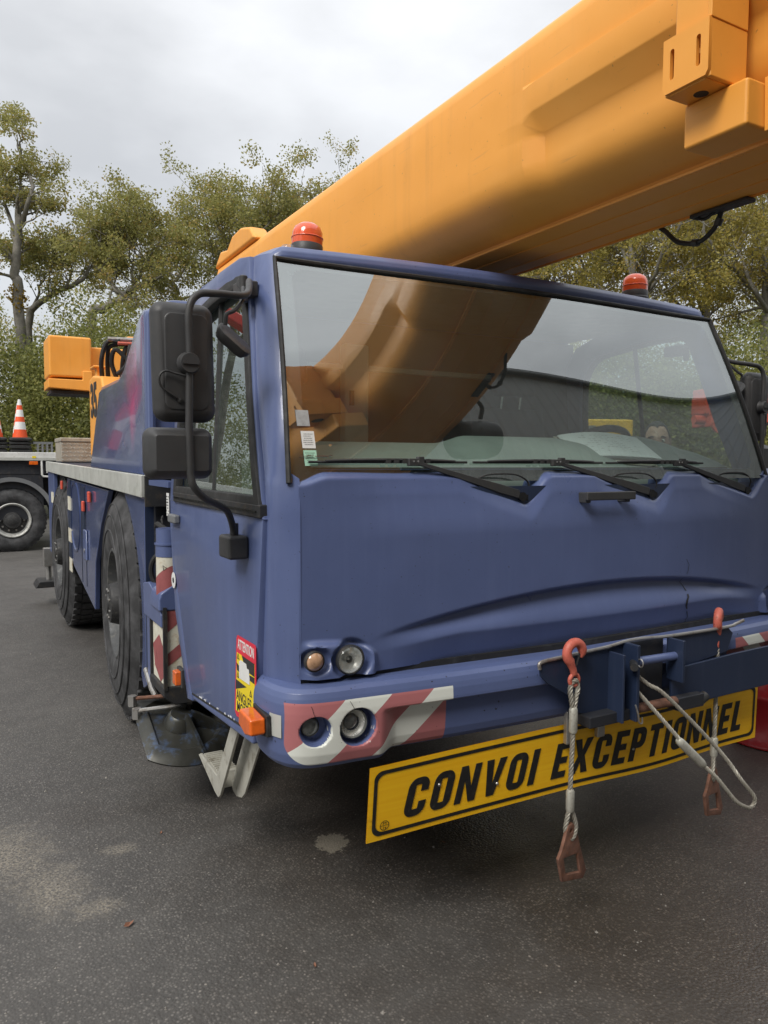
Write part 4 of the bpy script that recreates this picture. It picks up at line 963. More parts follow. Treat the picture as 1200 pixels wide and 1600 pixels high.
# folding step under the door
armp = [(2.47, .66), (2.64, .64), (2.84, .345), (2.86, .31), (2.845, .286), (2.80, .280), (2.735, .30), (2.70, .33)]
g = MB(); g.prism([(2.555, .65), (2.64, .64), (2.835, .365), (3.07, .372), (3.098, .358), (2.86, .286), (2.82, .282), (2.795, .30)], 'x', .838, .850); stp = part('step_plate', g, 'aluminium_step', crane, bevel=.003)
g = MB(); g.prism(armp, 'x', .905, .915); part('step_plate', g, 'aluminium_step', crane, bevel=.003)
g = MB(); g.prism([(2.85, .300), (2.86, .366), (3.06, .370), (3.085, .356)], 'x', .8505, .930); part('step_tread', g, 'aluminium_step', stp, bevel=.004)
for k in range(10):
    y = 2.872+.02*k; g = MB(); g.box(.852, .929, y, y+.008, .3655, .373); part('tread_rib', g, 'aluminium_step', stp)

# rear stabiliser foot seen past the back wheel
g = MB(); g.box(.76, .86, 9.0, 9.12, .42, .62); g.cyl((.81, 9.06, .25), (.81, 9.06, .45), .03, n=10); part('rear_jack', g, 'steel', crane, bevel=.005)
g = MB(); g.prism([(.66, .20), (.70, .27), (.90, .27), (.96, .20)], 'y', 8.9, 9.25); part('rear_float', g, 'dark_steel', crane, bevel=.01)

# ------------------------------------------------------------------ superstructure and boom
g = MB(); g.prism([(5.82, 1.62), (5.50, 2.02), (5.62, 2.18), (6.0, 2.22), (6.15, 2.2), (6.15, 1.62)], 'x', .865, mir(.865)); sup = part('turret', g, 'crane_yellow', crane, bevel=.02)
g = MB(); g.box(1.45, mir(1.45), 6.152, 8.9, 1.6, 2.3); part('turret_body', g, 'crane_yellow', sup, bevel=.03)
text('turret_number', '35', 0.30, lambda u, v, w: (.8625-w, 5.93-u*1.0, 2.02+v*1.1), 'ink', sup, 0.002, 0.012)
g = MB(); g.box(.86, 1.30, 9.0, 9.55, 2.50, 2.945); cwt = part('counterweight', g, 'crane_yellow', crane, bevel=.025, seg=3)
g = MB(); g.box(1.302, mir(1.302), 9.12, 9.55, 2.36, 2.86); part('weight_block', g, 'crane_yellow', cwt, bevel=.02)
g = MB(); g.box(mir(1.30), mir(.86), 9.0, 9.55, 2.50, 2.945); part('weight_block', g, 'crane_yellow', cwt, bevel=.025)
g = MB(); g.prism([(.85, 2.375), (1.30, 2.355), (1.30, 2.575), (1.20, 2.575), (1.20, 2.475), (.85, 2.475)], 'y', 8.985, 9.5); part('weight_shelf', g, 'crane_yellow', cwt, bevel=.01)
g = MB(); g.box(.88, mir(.88), 9.05, 9.5, 2.32, 2.353); part('weight_base', g, 'chassis', cwt)
g = MB(); g.box(1.7, mir(1.7), 8.2, 9.6, 1.8, 2.34); part('turret_tail', g, 'chassis', sup)
for pts in (((.90, 5.75, 2.15), (.885, 5.68, 2.30), (.92, 5.65, 2.42), (1.0, 5.6, 2.43)), ((.94, 5.75, 2.15), (.93, 5.7, 2.32), (.95, 5.66, 2.40), (1.1, 5.6, 2.42)), ((1.0, 5.7, 2.15), (.95, 5.66, 2.28), (.97, 5.62, 2.37), (1.05, 5.6, 2.3)), ((1.02, 5.7, 2.13), (1.02, 5.62, 2.3), (1.05, 5.6, 2.40), (1.15, 5.6, 2.45)), ((.98, 5.6, 2.2), (1.03, 5.55, 2.26), (1.06, 5.55, 2.4))):
    g = MB(); g.tube(spline(pts, 8), .016, 8); part('turret_hose', g, 'black_rubber', sup)
g = MB(); g.tube([(.92, 5.62, 2.44), (1.25, 5.6, 2.45)], .016, 8); part('turret_pipe', g, 'steel', sup)
g = MB(); g.tube([(.98, 5.58, 2.41), (1.25, 5.57, 2.42)], .012, 8); part('turret_pipe', g, 'hook_red', sup)
g = MB(); g.box(.93, .98, 6.2, 6.3, 2.2, 2.32); g.box(.90, 1.0, 6.15, 6.35, 2.30, 2.315); part('turret_lug', g, 'crane_yellow', sup, bevel=.006)
g = MB(); g.box(1.05, 1.12, 5.62, 5.72, 2.15, 2.47); part('turret_lug', g, 'crane_yellow', sup, bevel=.01)
for s_ in (-1, 1):
    g = MB(); g.prism([(4.75, 2.2), (4.8, 2.75), (5.2, 2.75), (5.9, 2.3), (5.9, 2.2)], 'x', XC+s_*.40, XC+s_*.45); part('boom_cheek', g, 'crane_yellow', sup, bevel=.01)

def prof_section(half, step):
    """left half outline of the boom box (dx from the middle, z), from the top middle down to the bottom middle"""
    h = half
    if step:
        p = [(0, 2.965), (h-.07, 2.960), (h-.03, 2.945), (h-.008, 2.92), (h, 2.885), (h-.006, 2.785), (h+.006, 2.776), (h+.009, 2.692), (h+.006, 2.686), (h-.040, 2.634), (h-.046, 2.62), (h-.047, 2.555), (h-.054, 2.515), (h-.074, 2.474), (h-.11, 2.446), (h-.16, 2.428), (.155, 2.417), (.150, 2.408), (.146, 2.400), (0, 2.400)]
    else:
        p = [(0, 2.965), (h-.07, 2.960), (h-.03, 2.945), (h-.008, 2.92), (h, 2.885), (h, 2.785), (h, 2.776), (h, 2.690), (h, 2.672), (h, 2.635), (h, 2.615), (h-.002, 2.545), (h-.014, 2.505), (h-.044, 2.466), (h-.095, 2.441), (h-.155, 2.427), (.155, 2.417), (.150, 2.408), (.146, 2.400), (0, 2.400)]
    return p
def boom_loft(rows):
    rings = []
    for y, half, step, grow in rows:
        p0 = prof_section(half, True); p1 = prof_section(half, False)
        p = [(a[0]*step+b[0]*(1-step), a[1]*step+b[1]*(1-step)) for a, b in zip(p0, p1)]
        pts = [(XC-d, y, 2.68+(z-2.68)*grow) for d, z in p]+[(XC+d, y, 2.68+(z-2.68)*grow) for d, z in p[-2:0:-1]]
        rings.append(pts)
    g = MB(); g.loft(rings); return g
boom = part('boom', boom_loft([(5.25, .355, 0, 1), (3.6, .355, 0, 1), (2.10, .355, 0, 1), (1.96, .356, .02, 1), (1.90, .357, 1, 1), (1.4, .357, 1, 1), (-.35, .357, 1, 1)]), 'crane_yellow', crane, smooth=32, label='long yellow box boom')
# telescopic sections and head beyond the base section
part('boom_section', boom_loft([(-.352, .325, 1, .93), (-1.0, .325, 1, .93)]), 'crane_yellow', boom, smooth=32)
part('section_collar', boom_loft([(-1.0, .345, 0, .98), (-1.14, .345, 0, .98)]), 'crane_yellow', boom, smooth=32)
part('boom_section', boom_loft([(-1.14, .29, 1, .86), (-1.75, .29, 1, .86)]), 'crane_yellow', boom, smooth=32)
hd = MB()
for dx in (-.24, .20): hd.prism([(-1.7, 2.45), (-1.7, 2.95), (-2.3, 2.98), (-2.62, 2.75), (-2.62, 2.45), (-2.3, 2.22), (-1.95, 2.25)], 'x', XC+dx, XC+dx+.04)
hdp = part('boom_head', hd, 'crane_yellow', boom, bevel=.01)
for y, z, r in ((-2.42, 2.50, .20), (-2.2, 2.84, .13)):
    for dx in (-.10, 0, .10):
        g = MB(); g.lathe([(r-.02, -.03), (r, -.03), (r-.025, -.01), (r-.025, .01), (r, .03), (r-.02, .03), (.05, .02), (.05, -.02), (r-.02, -.03)], (XC+dx, y, z), 'x', 32); part('sheave', g, 'black_gloss', boom)
# weld line and pad rows under the boom
for dx in (-.16, .16):
    g = MB(); g.box(XC+dx-.004, XC+dx+.004, -.3, 5.2, 2.397, 2.404); part('weld_bead', g, 'crane_yellow', boom)
for dx in (-.05, .07):
    g = MB(); g.box(XC+dx-.003, XC+dx+.003, -.3, 5.2, 2.3975, 2.4008); part('seam', g, 'crane_yellow', boom)
# bracket pair on the boom's flank
def bracket(y0, num=None):
    b = flat('slotted_bracket', [[(y0, 2.583)]+[(y0-.125, 2.583), (y0-.125, 2.47), (y0-.118, 2.459), (y0-.007, 2.459), (y0, 2.47)], arc(y0-.026, 2.55, .0058, 0, 180, 5)+arc(y0-.026, 2.492, .0058, 180, 360, 5), arc(y0-.098, 2.55, .0058, 0, 180, 5)+arc(y0-.098, 2.492, .0058, 180, 360, 5)], lambda u, v, w: (1.474+w, u, v), .010, 'crane_yellow', boom, 0)
    g = MB(); g.box(1.478, 1.602, y0-.125, y0-.113, 2.457, 2.583); g.box(1.478, 1.602, y0-.012, y0, 2.457, 2.583); g.box(1.478, 1.602, y0-.113, y0-.012, 2.455, 2.465); part('bracket_box', g, 'crane_yellow', b, bevel=.003)
    g = MB(); g.cyl((1.53, y0-.06, 2.4545), (1.53, y0-.06, 2.4562), .017, n=16); part('drain_hole', g, 'ink', b)
    g = MB(); g.box(1.485, 1.60, y0-.12, y0-.018, 2.585, 2.93); u_ = part('upper_bracket', g, 'crane_yellow', boom, bevel=.006)
    g = MB(); g.box(1.474, 1.60, y0-.127, y0-.116, 2.583, 2.94); part('bracket_flange', g, 'crane_yellow', u_, bevel=.002)
    g = MB(); g.box(1.545, 1.66, y0-.170, y0, 2.350, 2.4545); l_ = part('lower_bracket', g, 'crane_yellow', boom, bevel=.008)
    g = MB(); g.prism([(1.60, 2.462), (1.66, 2.47), (1.66, 2.36), (1.605, 2.345)], 'y', y0-.184, y0-.172); part('bracket_gusset', g, 'crane_yellow', l_, bevel=.002)
    if num:
        g = MB(); g.box(1.50, 1.60, y0-.62, y0-.20, 2.66, 2.92); n_ = part("number_plate", g, 'crane_yellow', boom, bevel=.01)
        text('boom_number', num, 0.2, lambda u, v, w: (1.497-w, y0-.41-u*1.2, 2.79+v*1.1), 'ink', n_, .002, .006)
bracket(1.292); bracket(-.35, '35')
# cable loop and black plate under the boom
g = MB(); g.tube(spline([(2.12, 1.86, 2.405), (2.12, 1.83, 2.38), (2.12, 1.78, 2.335), (2.12, 1.70, 2.315), (2.12, 1.64, 2.345), (2.12, 1.615, 2.395), (2.12, 1.61, 2.41)], 8), .008, 8); cl = part('cable_loop', g, 'black_rubber', boom)
for a_, b_ in (((2.12, 1.70, 2.314), (2.12, 1.72, 2.318)), ((2.12, 1.63, 2.35), (2.12, 1.62, 2.37))):
    g = MB(); g.tube([a_, b_], .0125, 8); part('cable_clip', g, 'black_plastic', cl)
g = MB(); g.box(2.085, 2.125, 1.50, 1.71, 2.386, 2.398); part('wear_plate', g, 'black_plastic', boom, bevel=.003)
g = MB(); g.tube(spline([(2.1, 1.70, 2.39), (2.1, 1.66, 2.375), (2.1, 1.62, 2.392)], 6), .005, 6); part('cable_tail', g, 'black_rubber', cl)
# rounded black cable drums low on the far flank (they show in the windscreen)
for y, z, r in ((1.02, 2.40, .13), (.30, 2.33, .14)):
    g = MB(); g.lathe([(0, -.16), (r*.6, -.155), (r*.92, -.12), (r, -.06), (r, .08), (r*.9, .13), (0, .14)], (2.36, y, z), 'x', 28); dm = part('cable_drum', g, 'black_plastic', boom, smooth=50)
    g = MB(); g.box(2.20, 2.30, y-.05, y+.05, z+.02, 2.60); part('drum_bracket', g, 'dark_steel', dm, bevel=.01)
    g = MB(); g.tube(spline([(2.40, y+.08, z+.12), (2.42, y+.12, z+.20), (2.36, y+.16, z+.24), (2.30, y+.14, z+.2)], 6), .014, 8); part('drum_hose', g, 'black_rubber', dm)
# humped ear on the boom's top edge above the cab
g = MB(); g.prism([(4.45, 2.94), (4.55, 3.03), (4.72, 3.07), (4.9, 3.06), (5.0, 3.0), (5.15, 3.02), (5.3, 2.93)], 'x', 1.585, 1.70); part('boom_ear', g, 'crane_yellow', boom, bevel=.02)

# ------------------------------------------------------------------ recovery frame on the bumper
g = MB(); g.prism([(1.645, .936), (2.03, .960), (2.03, .71), (1.82, .738), (1.79, .80), (1.68, .862), (1.652, .89)], 'y', 1.886, 1.896); tf = part('tow_frame', g, 'blue_dark', crane, bevel=.002)
g = MB(); g.prism([(2.262, .955), (2.60, .955), (2.63, .93), (2.60, .86), (2.262, .82)], 'y', 1.888, 1.897); part('frame_plate', g, 'blue_dark', tf, bevel=.002)
g = MB(); g.prism([(2.262, .835), (2.62, .852), (3.06, .862), (3.06, .70), (2.45, .690), (2.40, .72), (2.27, .73)], 'y', 1.872, 1.884); part('cross_beam', g, 'blue_dark', tf, bevel=.003)
g = MB(); g.tube(spline([(1.643, 1.885, .915), (1.650, 1.885, .938), (1.74, 1.884, .945), (1.84, 1.882, .951), (1.95, 1.880, .957), (2.03, 1.880, .966), (2.12, 1.884, .966), (2.26, 1.884, .959), (2.58, 1.884, .959), (2.64, 1.884, .966), (2.685, 1.884, .975)], 5), .0065, 8); part('edge_bar', g, 'steel', tf)
for x0, x1, z0, z1 in ((2.022, 2.036, .695, .965), (2.253, 2.267, .80, .955), (1.955, 1.965, .70, .94)):
    g = MB(); g.box(x0, x1, 1.815, 1.887, z0, z1); part('cheek_plate', g, 'blue_dark', tf, bevel=.003)
g = MB(); g.cyl((2.036, 1.852, .897), (2.254, 1.852, .893), .0155, n=18); part('cross_tube', g, 'blue_side', tf)
g = MB(); g.cyl((2.03, 1.852, .727), (2.262, 1.852, .725), .017, n=18); part('lower_pipe', g, 'rust', tf)
g = MB(); g.box(2.036, 2.253, 1.905, 1.912, .70, .95); part('cavity_shade', g, 'chassis', tf)  # dark sheet standing for the shade inside the frame's cavity
for a_, b_, c_ in ((1.83, 2.02, .695), (2.27, 2.41, .685)):
    g = MB(); g.box(a_, b_, 1.84, 1.95, c_, .735); part('bottom_plate', g, 'chassis', tf, bevel=.004)
g = MB(); g.cyl((2.405, 1.86, .70), (2.44, 1.86, .715), .02, n=12); part('pin', g, 'dark_steel', tf)
for x, z in ((2.028, .905), (2.29, .925)):
    g = MB(); g.tube([(x, 1.808+.012*math.sin(R(a_)), z+.014*math.cos(R(a_))) if x < 2.1 else (x+.012*math.sin(R(a_)), 1.876, z+.014*math.cos(R(a_))) for a_ in range(0, 361, 20)], .0022, 6); part('split_ring', g, 'steel', tf)
g = MB(); g.cyl((1.99, 1.80, .897), (2.03, 1.84, .899), .014, n=12); part('tube_bolt', g, 'dark_steel', tf)
g = MB(); g.tube(spline([(2.0, 1.80, .765), (2.01, 1.795, .73), (2.02, 1.80, .70), (2.035, 1.80, .695), (2.035, 1.80, .715)], 5), .003, 6); part('wire_clip', g, 'steel', tf)
for x in (1.835, 1.985):
    g = MB(); g.box(x, x+.035, 1.955, 1.975, .60, .72); part('sign_hanger', g, 'steel', crane, bevel=.004)

# ------------------------------------------------------------------ the convoy sign
SX0, SX1, SZ0, SZ1 = 1.066, 2.966, .408, .658
sign = thing('convoy_sign', 'long yellow CONVOI EXCEPTIONNEL sign hung under the blue bumper', 'sign', (2.016, 2.0, .41))
def sgn_map(u, v, w):
    """u along the sign, v up, w towards the viewer: slightly bent sheet"""
    t = (u-SX0)/(SX1-SX0)
    y = 2.0+(.5-(v-SZ0)/(SZ1-SZ0))*.026*(1-.8*t)+.010*math.sin(t*7+.6)*(t-.1)+.006*math.sin(t*17)*t-.02*math.sin(math.pi*t)*.4
    zz_ = v+.006*math.sin(t*9.0-1)*t+.004*math.sin(t*4)
    return (u, y-w, zz_)
n = 40; pts = [(SX0+(SX1-SX0)*k/n, SZ0) for k in range(n+1)]+[(SX1-(SX1-SX0)*k/n, SZ1) for k in range(n+1)]
def plate_grid(x0, x1, z0, z1, w0, nu=60, nv=6):
    g = MB(); g.grid(lambda u, v: sgn_map(x0+(x1-x0)*u, z0+(z1-z0)*v, w0), nu, nv); return g
pg = plate_grid(SX0, SX1, SZ0, SZ1, 0, 80, 8); pn = len(pg.v); pb = plate_grid(SX0, SX1, SZ0, SZ1, -.003, 80, 8); pg.add(pb.v, pb.f)
part('plate', pg, 'sign_yellow', sign, smooth=60)
def dense(pl, d=.03):
    o = []
    for i in range(len(pl)):
        a, b = Vector(pl[i]), Vector(pl[(i+1) % len(pl)]); k = max(1, int((b-a).length/d)); o += [tuple(a.lerp(b, j/k)) for j in range(k)]
    return o
ins = .016; bw = .0125
g = MB()
o1 = dense(rrect(SX0+ins, SZ0+ins, SX1-ins, SZ1-ins, .03, 6)); 
def shrink(p, k):
    cx, cz = (SX0+SX1)/2, (SZ0+SZ1)/2; hx, hz = (SX1-SX0)/2-ins, (SZ1-SZ0)/2-ins
    return (cx+(p[0]-cx)*(hx-k)/hx, cz+(p[1]-cz)*(hz-k)/hz)
i1 = [shrink(p, bw) for p in o1]; n = len(o1)
g.add([sgn_map(p[0], p[1], .0018) for p in o1]+[sgn_map(p[0], p[1], .0018) for p in i1], [(i, (i+1) % n, (i+1) % n+n, i+n) for i in range(n)])
part('border', g, 'sign_black', sign, smooth=0)
def glyph(c, w, h, t):
    """heavy condensed capitals: list of outlines (first solid, others holes or islands)"""
    th = t*.82
    if c in 'CO':
        r = w*.40; o = rrect(0, 0, w, h, r, 6); i = rrect(t, th, w-t, h-th, max(.004, r-t), 4)
        if c == 'O': return [o, i]
        gap0, gap1 = h*.37, h*.63; q = []
        ro = arc(w-r, h-r, r, 0, 90, 6)+arc(r, h-r, r, 90, 180, 6)+arc(r, r, r, 180, 270, 6)+arc(w-r, r, r, 270, 360, 6); r_ = max(.004, r-t)
        ri = arc(w-t-r_, th+r_, r_, 360, 270, 4)+arc(t+r_, th+r_, r_, 270, 180, 4)+arc(t+r_, h-th-r_, r_, 180, 90, 4)+arc(w-t-r_, h-th-r_, r_, 90, 0, 4)
        return [[(w, gap1)]+ro+[(w, gap0), (w-t, gap0)]+ri+[(w-t, gap1)]]
    if c == 'I': return [[(0, 0), (t, 0), (t, h), (0, h)]]
    if c == 'L': return [[(0, 0), (w, 0), (w, th), (t, th), (t, h), (0, h)]]
    if c == 'E': return [[(0, 0), (w, 0), (w, th), (t, th), (t, h/2-th/2), (w*.93, h/2-th/2), (w*.93, h/2+th/2), (t, h/2+th/2), (t, h-th), (w, h-th), (w, h), (0, h)]]
    if c == 'T': return [[(w/2-t/2, 0), (w/2+t/2, 0), (w/2+t/2, h-th), (w, h-th), (w, h), (0, h), (0, h-th), (w/2-t/2, h-th)]]
    if c == 'N': return [[(0, 0), (t*.92, 0), (t*.92, h*.60), (w-t*.95, 0), (w, 0), (w, h), (w-t*.92, h), (w-t*.92, h*.40), (t*.95, h), (0, h)]]
    if c == 'V': return [[(w/2-t*.55, 0), (w/2+t*.55, 0), (w, h), (w-t*1.05, h), (w/2, h*.30), (t*1.05, h), (0, h)]]
    if c == 'X': return [[(0, 0), (t*1.1, 0), (w/2, h*.34), (w-t*1.1, 0), (w, 0), (w/2+t*.58, h*.5), (w, h), (w-t*1.1, h), (w/2, h*.66), (t*1.1, h), (0, h), (w/2-t*.58, h*.5)]]
    if c == 'P':
        r = w*.38; return [[(0, 0), (t, 0), (t, h*.38), (w-r, h*.38)]+arc(w-r, h*.38+r, r, 270, 360, 5)+arc(w-r, h-r, r, 0, 90, 5)+[(0, h)], [(t, h*.38+th)]+[(w-t-.006, h*.38+th), (w-t, h*.38+th+.006), (w-t, h-th-.006), (w-t-.006, h-th)]+[(t, h-th)]]
WID = dict(C=.079, O=.080, N=.084, V=.086, I=.027, E=.066, X=.090, P=.074, T=.074, L=.060)
HT, ST, GAP = .128, .0285, .0215
word = 'CONVOI EXCEPTIONNEL'; tot = sum(.062 if c == ' ' else WID[c]+GAP for c in word)-GAP
scx = (2.868-1.203)/tot; cx_ = 1.203
for c in word:
    if c == ' ': cx_ += .062*scx; continue
    x0 = cx_
    outl = [dense(o, .022) for o in glyph(c, WID[c], HT, ST)]
    flat('letter', outl, lambda u, v, w: sgn_map(x0+u*scx+.20*(v-HT/2), .462+v, .0016+w), .0012, 'sign_black', sign, smooth=0, label='black letter '+c)
    cx_ += (WID[c]+GAP)*scx
g = MB()
for r in (.0165, ):
    n = 28; g.add([sgn_map(1.127+rr*math.cos(2*math.pi*k/n), .456+rr*math.sin(2*math.pi*k/n), .0022) for rr in (r, r-.0022) for k in range(n)], [(k, (k+1) % n, (k+1) % n+n, k+n) for k in range(n)])
for dx, dz, w_, h_ in ((0, 0, .030, .0016), (-.005, .007, .002, .010), (.005, .007, .002, .010), (0, .009, .010, .002), (-.004, -.007, .002, .009), (.004, -.007, .007, .002), (.004, -.010, .002, .008)):
    g.add([sgn_map(1.127+dx+a*w_/2, .456+dz+b*h_/2, .0022) for a, b in ((-1, -1), (1, -1), (1, 1), (-1, 1))], [(0, 1, 2, 3)])
part('round_mark', g, 'sign_black', sign, smooth=0)
g = MB()
for k in range(3): p = sgn_map((1.325, 1.56, 2.2)[k], (.548, .50, .51)[k], .002); g.cyl(p, (p[0], p[1]-.004, p[2]), .006, .004, 10)
part('rivets', g, 'steel', sign)

# ------------------------------------------------------------------ wire rope slings
def strands(pts, r, n=4, pitch=.058, step=.006):
    P = [Vector(p) for p in pts]; L = [0]
    for a, b in zip(P, P[1:]): L.append(L[-1]+(b-a).length)
    m_ = max(4, int(L[-1]/step)); Q = []
    for k in range(m_+1):
        s = L[-1]*k/m_; i = max(0, min(len(P)-2, next((j for j in range(len(L)-1) if L[j+1] >= s), len(P)-2))); t = (s-L[i])/max(1e-9, L[i+1]-L[i]); Q.append((P[i].lerp(P[i+1], t), s))
    g = MB(); prev = None; fr = []
    for k, (p, s) in enumerate(Q):
        t = (Q[min(k+1, m_)][0]-Q[max(k-1, 0)][0]).normalized()
        u = t.cross(Vector((0, 0, 1)) if abs(t.z) < .9 else Vector((1, 0, 0))).normalized() if prev is None else (prev-t*prev.dot(t)).normalized()
        prev = u; fr.append((p, u, t.cross(u), s))
    for j in range(n):
        g.tube([p+(u*math.cos(2*math.pi*(s/pitch+j/n))+w*math.sin(2*math.pi*(s/pitch+j/n)))*r*.60 for p, u, w, s in fr], r*.44, 6)
    return g
def ferrule(a, b, r):
    a, b = Vector(a), Vector(b); return MB().tube([a, a.lerp(b, .03), a.lerp(b, .12), a.lerp(b, .88), a.lerp(b, .97), b], [r*.5, r*.8, r, r, r*.8, r*.5], 18)
def sling(x, y, turned, label, z0=.965, ztop=None):
    t = thing('wire_rope_sling', label, 'wire sling', (x, y, .20), 'wire rope slings hung from the bumper frame')
    D = (lambda a: (x+.85*a, y+.53*a)) if turned else (lambda a: (x+a, y))
    def P(a, z, off=0.0):
        q = D(a); return (q[0]+(off if turned else 0), q[1]+(0 if turned else off), z)
    # hook: thick open ring over the frame edge
    pts = [P(.031*math.cos(R(a))*1.1, z0+.034*math.sin(R(a))) for a in range(-35, 236, 15)]+[P(-.016, z0-.037), P(-.006, z0-.055), P(-.001, z0-.072)]
    rr = [.005]+[.010, .0135]+[.016]*12+[.0165]*4+[.014, .012]; rr = (rr+[.012]*len(pts))[:len(pts)]
    h = part('hook', MB().tube(pts, rr, 12), 'hook_red', t)
    part('hook_eye', MB().tube([P(.019*math.cos(R(a)), z0-.092+.019*math.sin(R(a))) for a in range(0, 361, 20)], .0075, 10), 'hook_red', t)
    part('latch', MB().tube([P(.008, z0-.045), P(.024, z0-.005), P(.028, z0+.004)], .0035, 6), 'dark_steel', h)
    za, zb, zc, zd = z0-.195, z0-.275, z0-.470, z0-.545
    part('rope_eye', strands(spline([P(-.004, za+.01), P(-.013, za+.05), P(-.016, z0-.125), P(-.010, z0-.100), P(.002, z0-.094, -.004), P(.014, z0-.104), P(.017, z0-.13), P(.010, za+.045), P(.004, za+.01)], 8), .009), 'rope', t)
    part('thimble', MB().tube(spline([P(-.010, za+.035), P(-.013, z0-.13), P(-.007, z0-.105), P(.002, z0-.10), P(.010, z0-.11), P(.012, z0-.135), P(.007, za+.035)], 6), .006, 8), 'ferrule', t)
    part('ferrule', ferrule(P(0, za+.012), P(0, zb), .0145), 'ferrule', t)
    part('rope', strands([P(0, zb+.01), P(-.004, (zb+zc)/2), P(-.007, zc-.01)], .0085), 'rope', t)
    part('ferrule', ferrule(P(-.006, zc+.005), P(-.006, zd), .0145), 'ferrule', t)
    zl = zd-.10
    part('rope_eye', strands(spline([P(-.010, zd+.01), P(-.020, zd-.03), P(-.024, zd-.06), P(-.014, zl+.012), P(.002, zl+.004), P(.016, zl+.016), P(.022, zd-.055), P(.014, zd-.025), P(-.002, zd+.01)], 8), .0085), 'rope', t)
    # cut-out lifting plate through the lower eye, hangs skewed
    c, s = math.cos(R(18)), math.sin(R(18))
    def F(u, v, w):
        a = u*1.05; return (x+a-.006, y+w+a*.25, zl+.028+v)
    out_ = [(.010, .030), (-.012, .030), (-.045, -.045), (-.062, -.068), (-.040, -.150), (.075, -.185), (.092, -.165), (.050, -.055), (.030, .010)]
    win = [(-.038, -.070), (-.025, -.138), (.062, -.162), (.044, -.082)]; eye = arc(.003, .008, .0105, 0, 330, 8)
    flat('lifting_plate', [out_, win, eye], F, .009, 'rust', t, .0025)
    return t
sling(1.763, 1.850, False, 'wire rope sling hanging across the CONVOI sign, with a broad red hook on top')
sling(2.560, 1.903, True, 'wire rope sling at the right behind the rope loop, red hook edge-on', z0=.985)
lp = thing('wire_rope_loop', 'long slack loop of wire rope reaching out from the middle of the bumper frame', 'wire rope', (2.05, 1.86, .82))
A = spline([(2.06, 1.90, .87), (2.10, 1.84, .815), (2.155, 1.80, .772), (2.344, 1.72, .566), (2.39, 1.66, .47), (2.43, 1.64, .415), (2.437, 1.64, .388), (2.42, 1.64, .374), (2.395, 1.64, .379), (2.345, 1.65, .41), (2.285, 1.68, .49), (2.247, 1.72, .54)], 8)
B = [(2.247, 1.72, .54), (2.148, 1.725, .631)]
part('rope', strands(A, .0074), 'rope', lp)
part('rope', strands(spline([(2.155, 1.722, .625), (2.095, 1.80, .73), (2.035, 1.86, .82), (2.02, 1.90, .85)], 8), .0074), 'rope', lp)
part('ferrule', ferrule((2.257, 1.715, .530), (2.140, 1.735, .640), .0155), 'ferrule', lp)

# ------------------------------------------------------------------ notebook on the dashboard
nb = thing('open_notebook', 'open ring-bound notebook lying on the dashboard behind the windscreen', 'notebook', (2.4, 2.36, 1.66))
Mn = Matrix.Translation((2.375, 2.335, 1.662)) @ Euler((R(24), R(4), R(-16))).to_matrix().to_4x4()
for k in range(5):
    g = MB(); g.grid(lambda u, v: Mn @ Vector((-.185+.37*u+.004*k, -.115+.23*v, .003*k+.012*math.sin(math.pi*u)*v-.02*(1-u)**3)), 12, 8); part('page', g, 'paper', nb, smooth=80)
g = MB()
for k in range(9):
    for j in range(14):
        if rnd.random() < .5 and not (3 < k < 6 and j > 9): 
            u0 = .18+.05*j; v0 = .2+.08*k; f = lambda u, v: Mn @ Vector((-.185+.37*u+.016, -.115+.23*v, .0135+.012*math.sin(math.pi*u)*v-.02*(1-u)**3)); g.add([f(u0, v0), f(u0+.035, v0), f(u0+.035, v0+.012), f(u0, v0+.012)], [(0, 1, 2, 3)])
part('handwriting', g, 'sticker_grey', nb, smooth=0)
g = MB(); g.grid(lambda u, v: Mn @ Vector((-.195+.37*u, -.14+.245*v, -.012)), 6, 4); part('back_cover', g, 'white_dirty', nb, solid=.004)
g = MB()
for k in range(22): g.tube([Mn @ Vector((-.185+.0, -.11+.0102*k, -.022+.006*math.sin(a))) + Vector((0, 0, .012+.0*a)) for a in (0, 1.5, 3)], .0015, 5)
part('ring_binding', g, 'dark_steel', nb)

# ------------------------------------------------------------------ person beyond the cab
def skin_mesh(name, verts, edges, radii, mat, parent, sub=2, root=0):
    me = bpy.data.meshes.new(name); me.from_pydata(verts, edges, []); o = bpy.data.objects.new(name, me); COL.objects.link(o)
    md = o.modifiers.new('skin', 'SKIN'); md.use_smooth_shade = True
    for i, r in enumerate(radii): me.skin_vertices[0].data[i].radius = r if isinstance(r, tuple) else (r, r)
    me.skin_vertices[0].data[root].use_root = True
    o.modifiers.new('sub', 'SUBSURF').levels = sub; o.modifiers['sub'].render_levels = sub
    dg = bpy.context.evaluated_depsgraph_get(); m2 = bpy.data.meshes.new_from_object(o.evaluated_get(dg)); m2.name = name
    bpy.data.objects.remove(o); bpy.data.meshes.remove(me); m2.materials.clear(); m2.materials.append(MAT[mat]); m2.shade_smooth()
    return link(name, m2, parent)
PX, PY = 3.66, 3.19
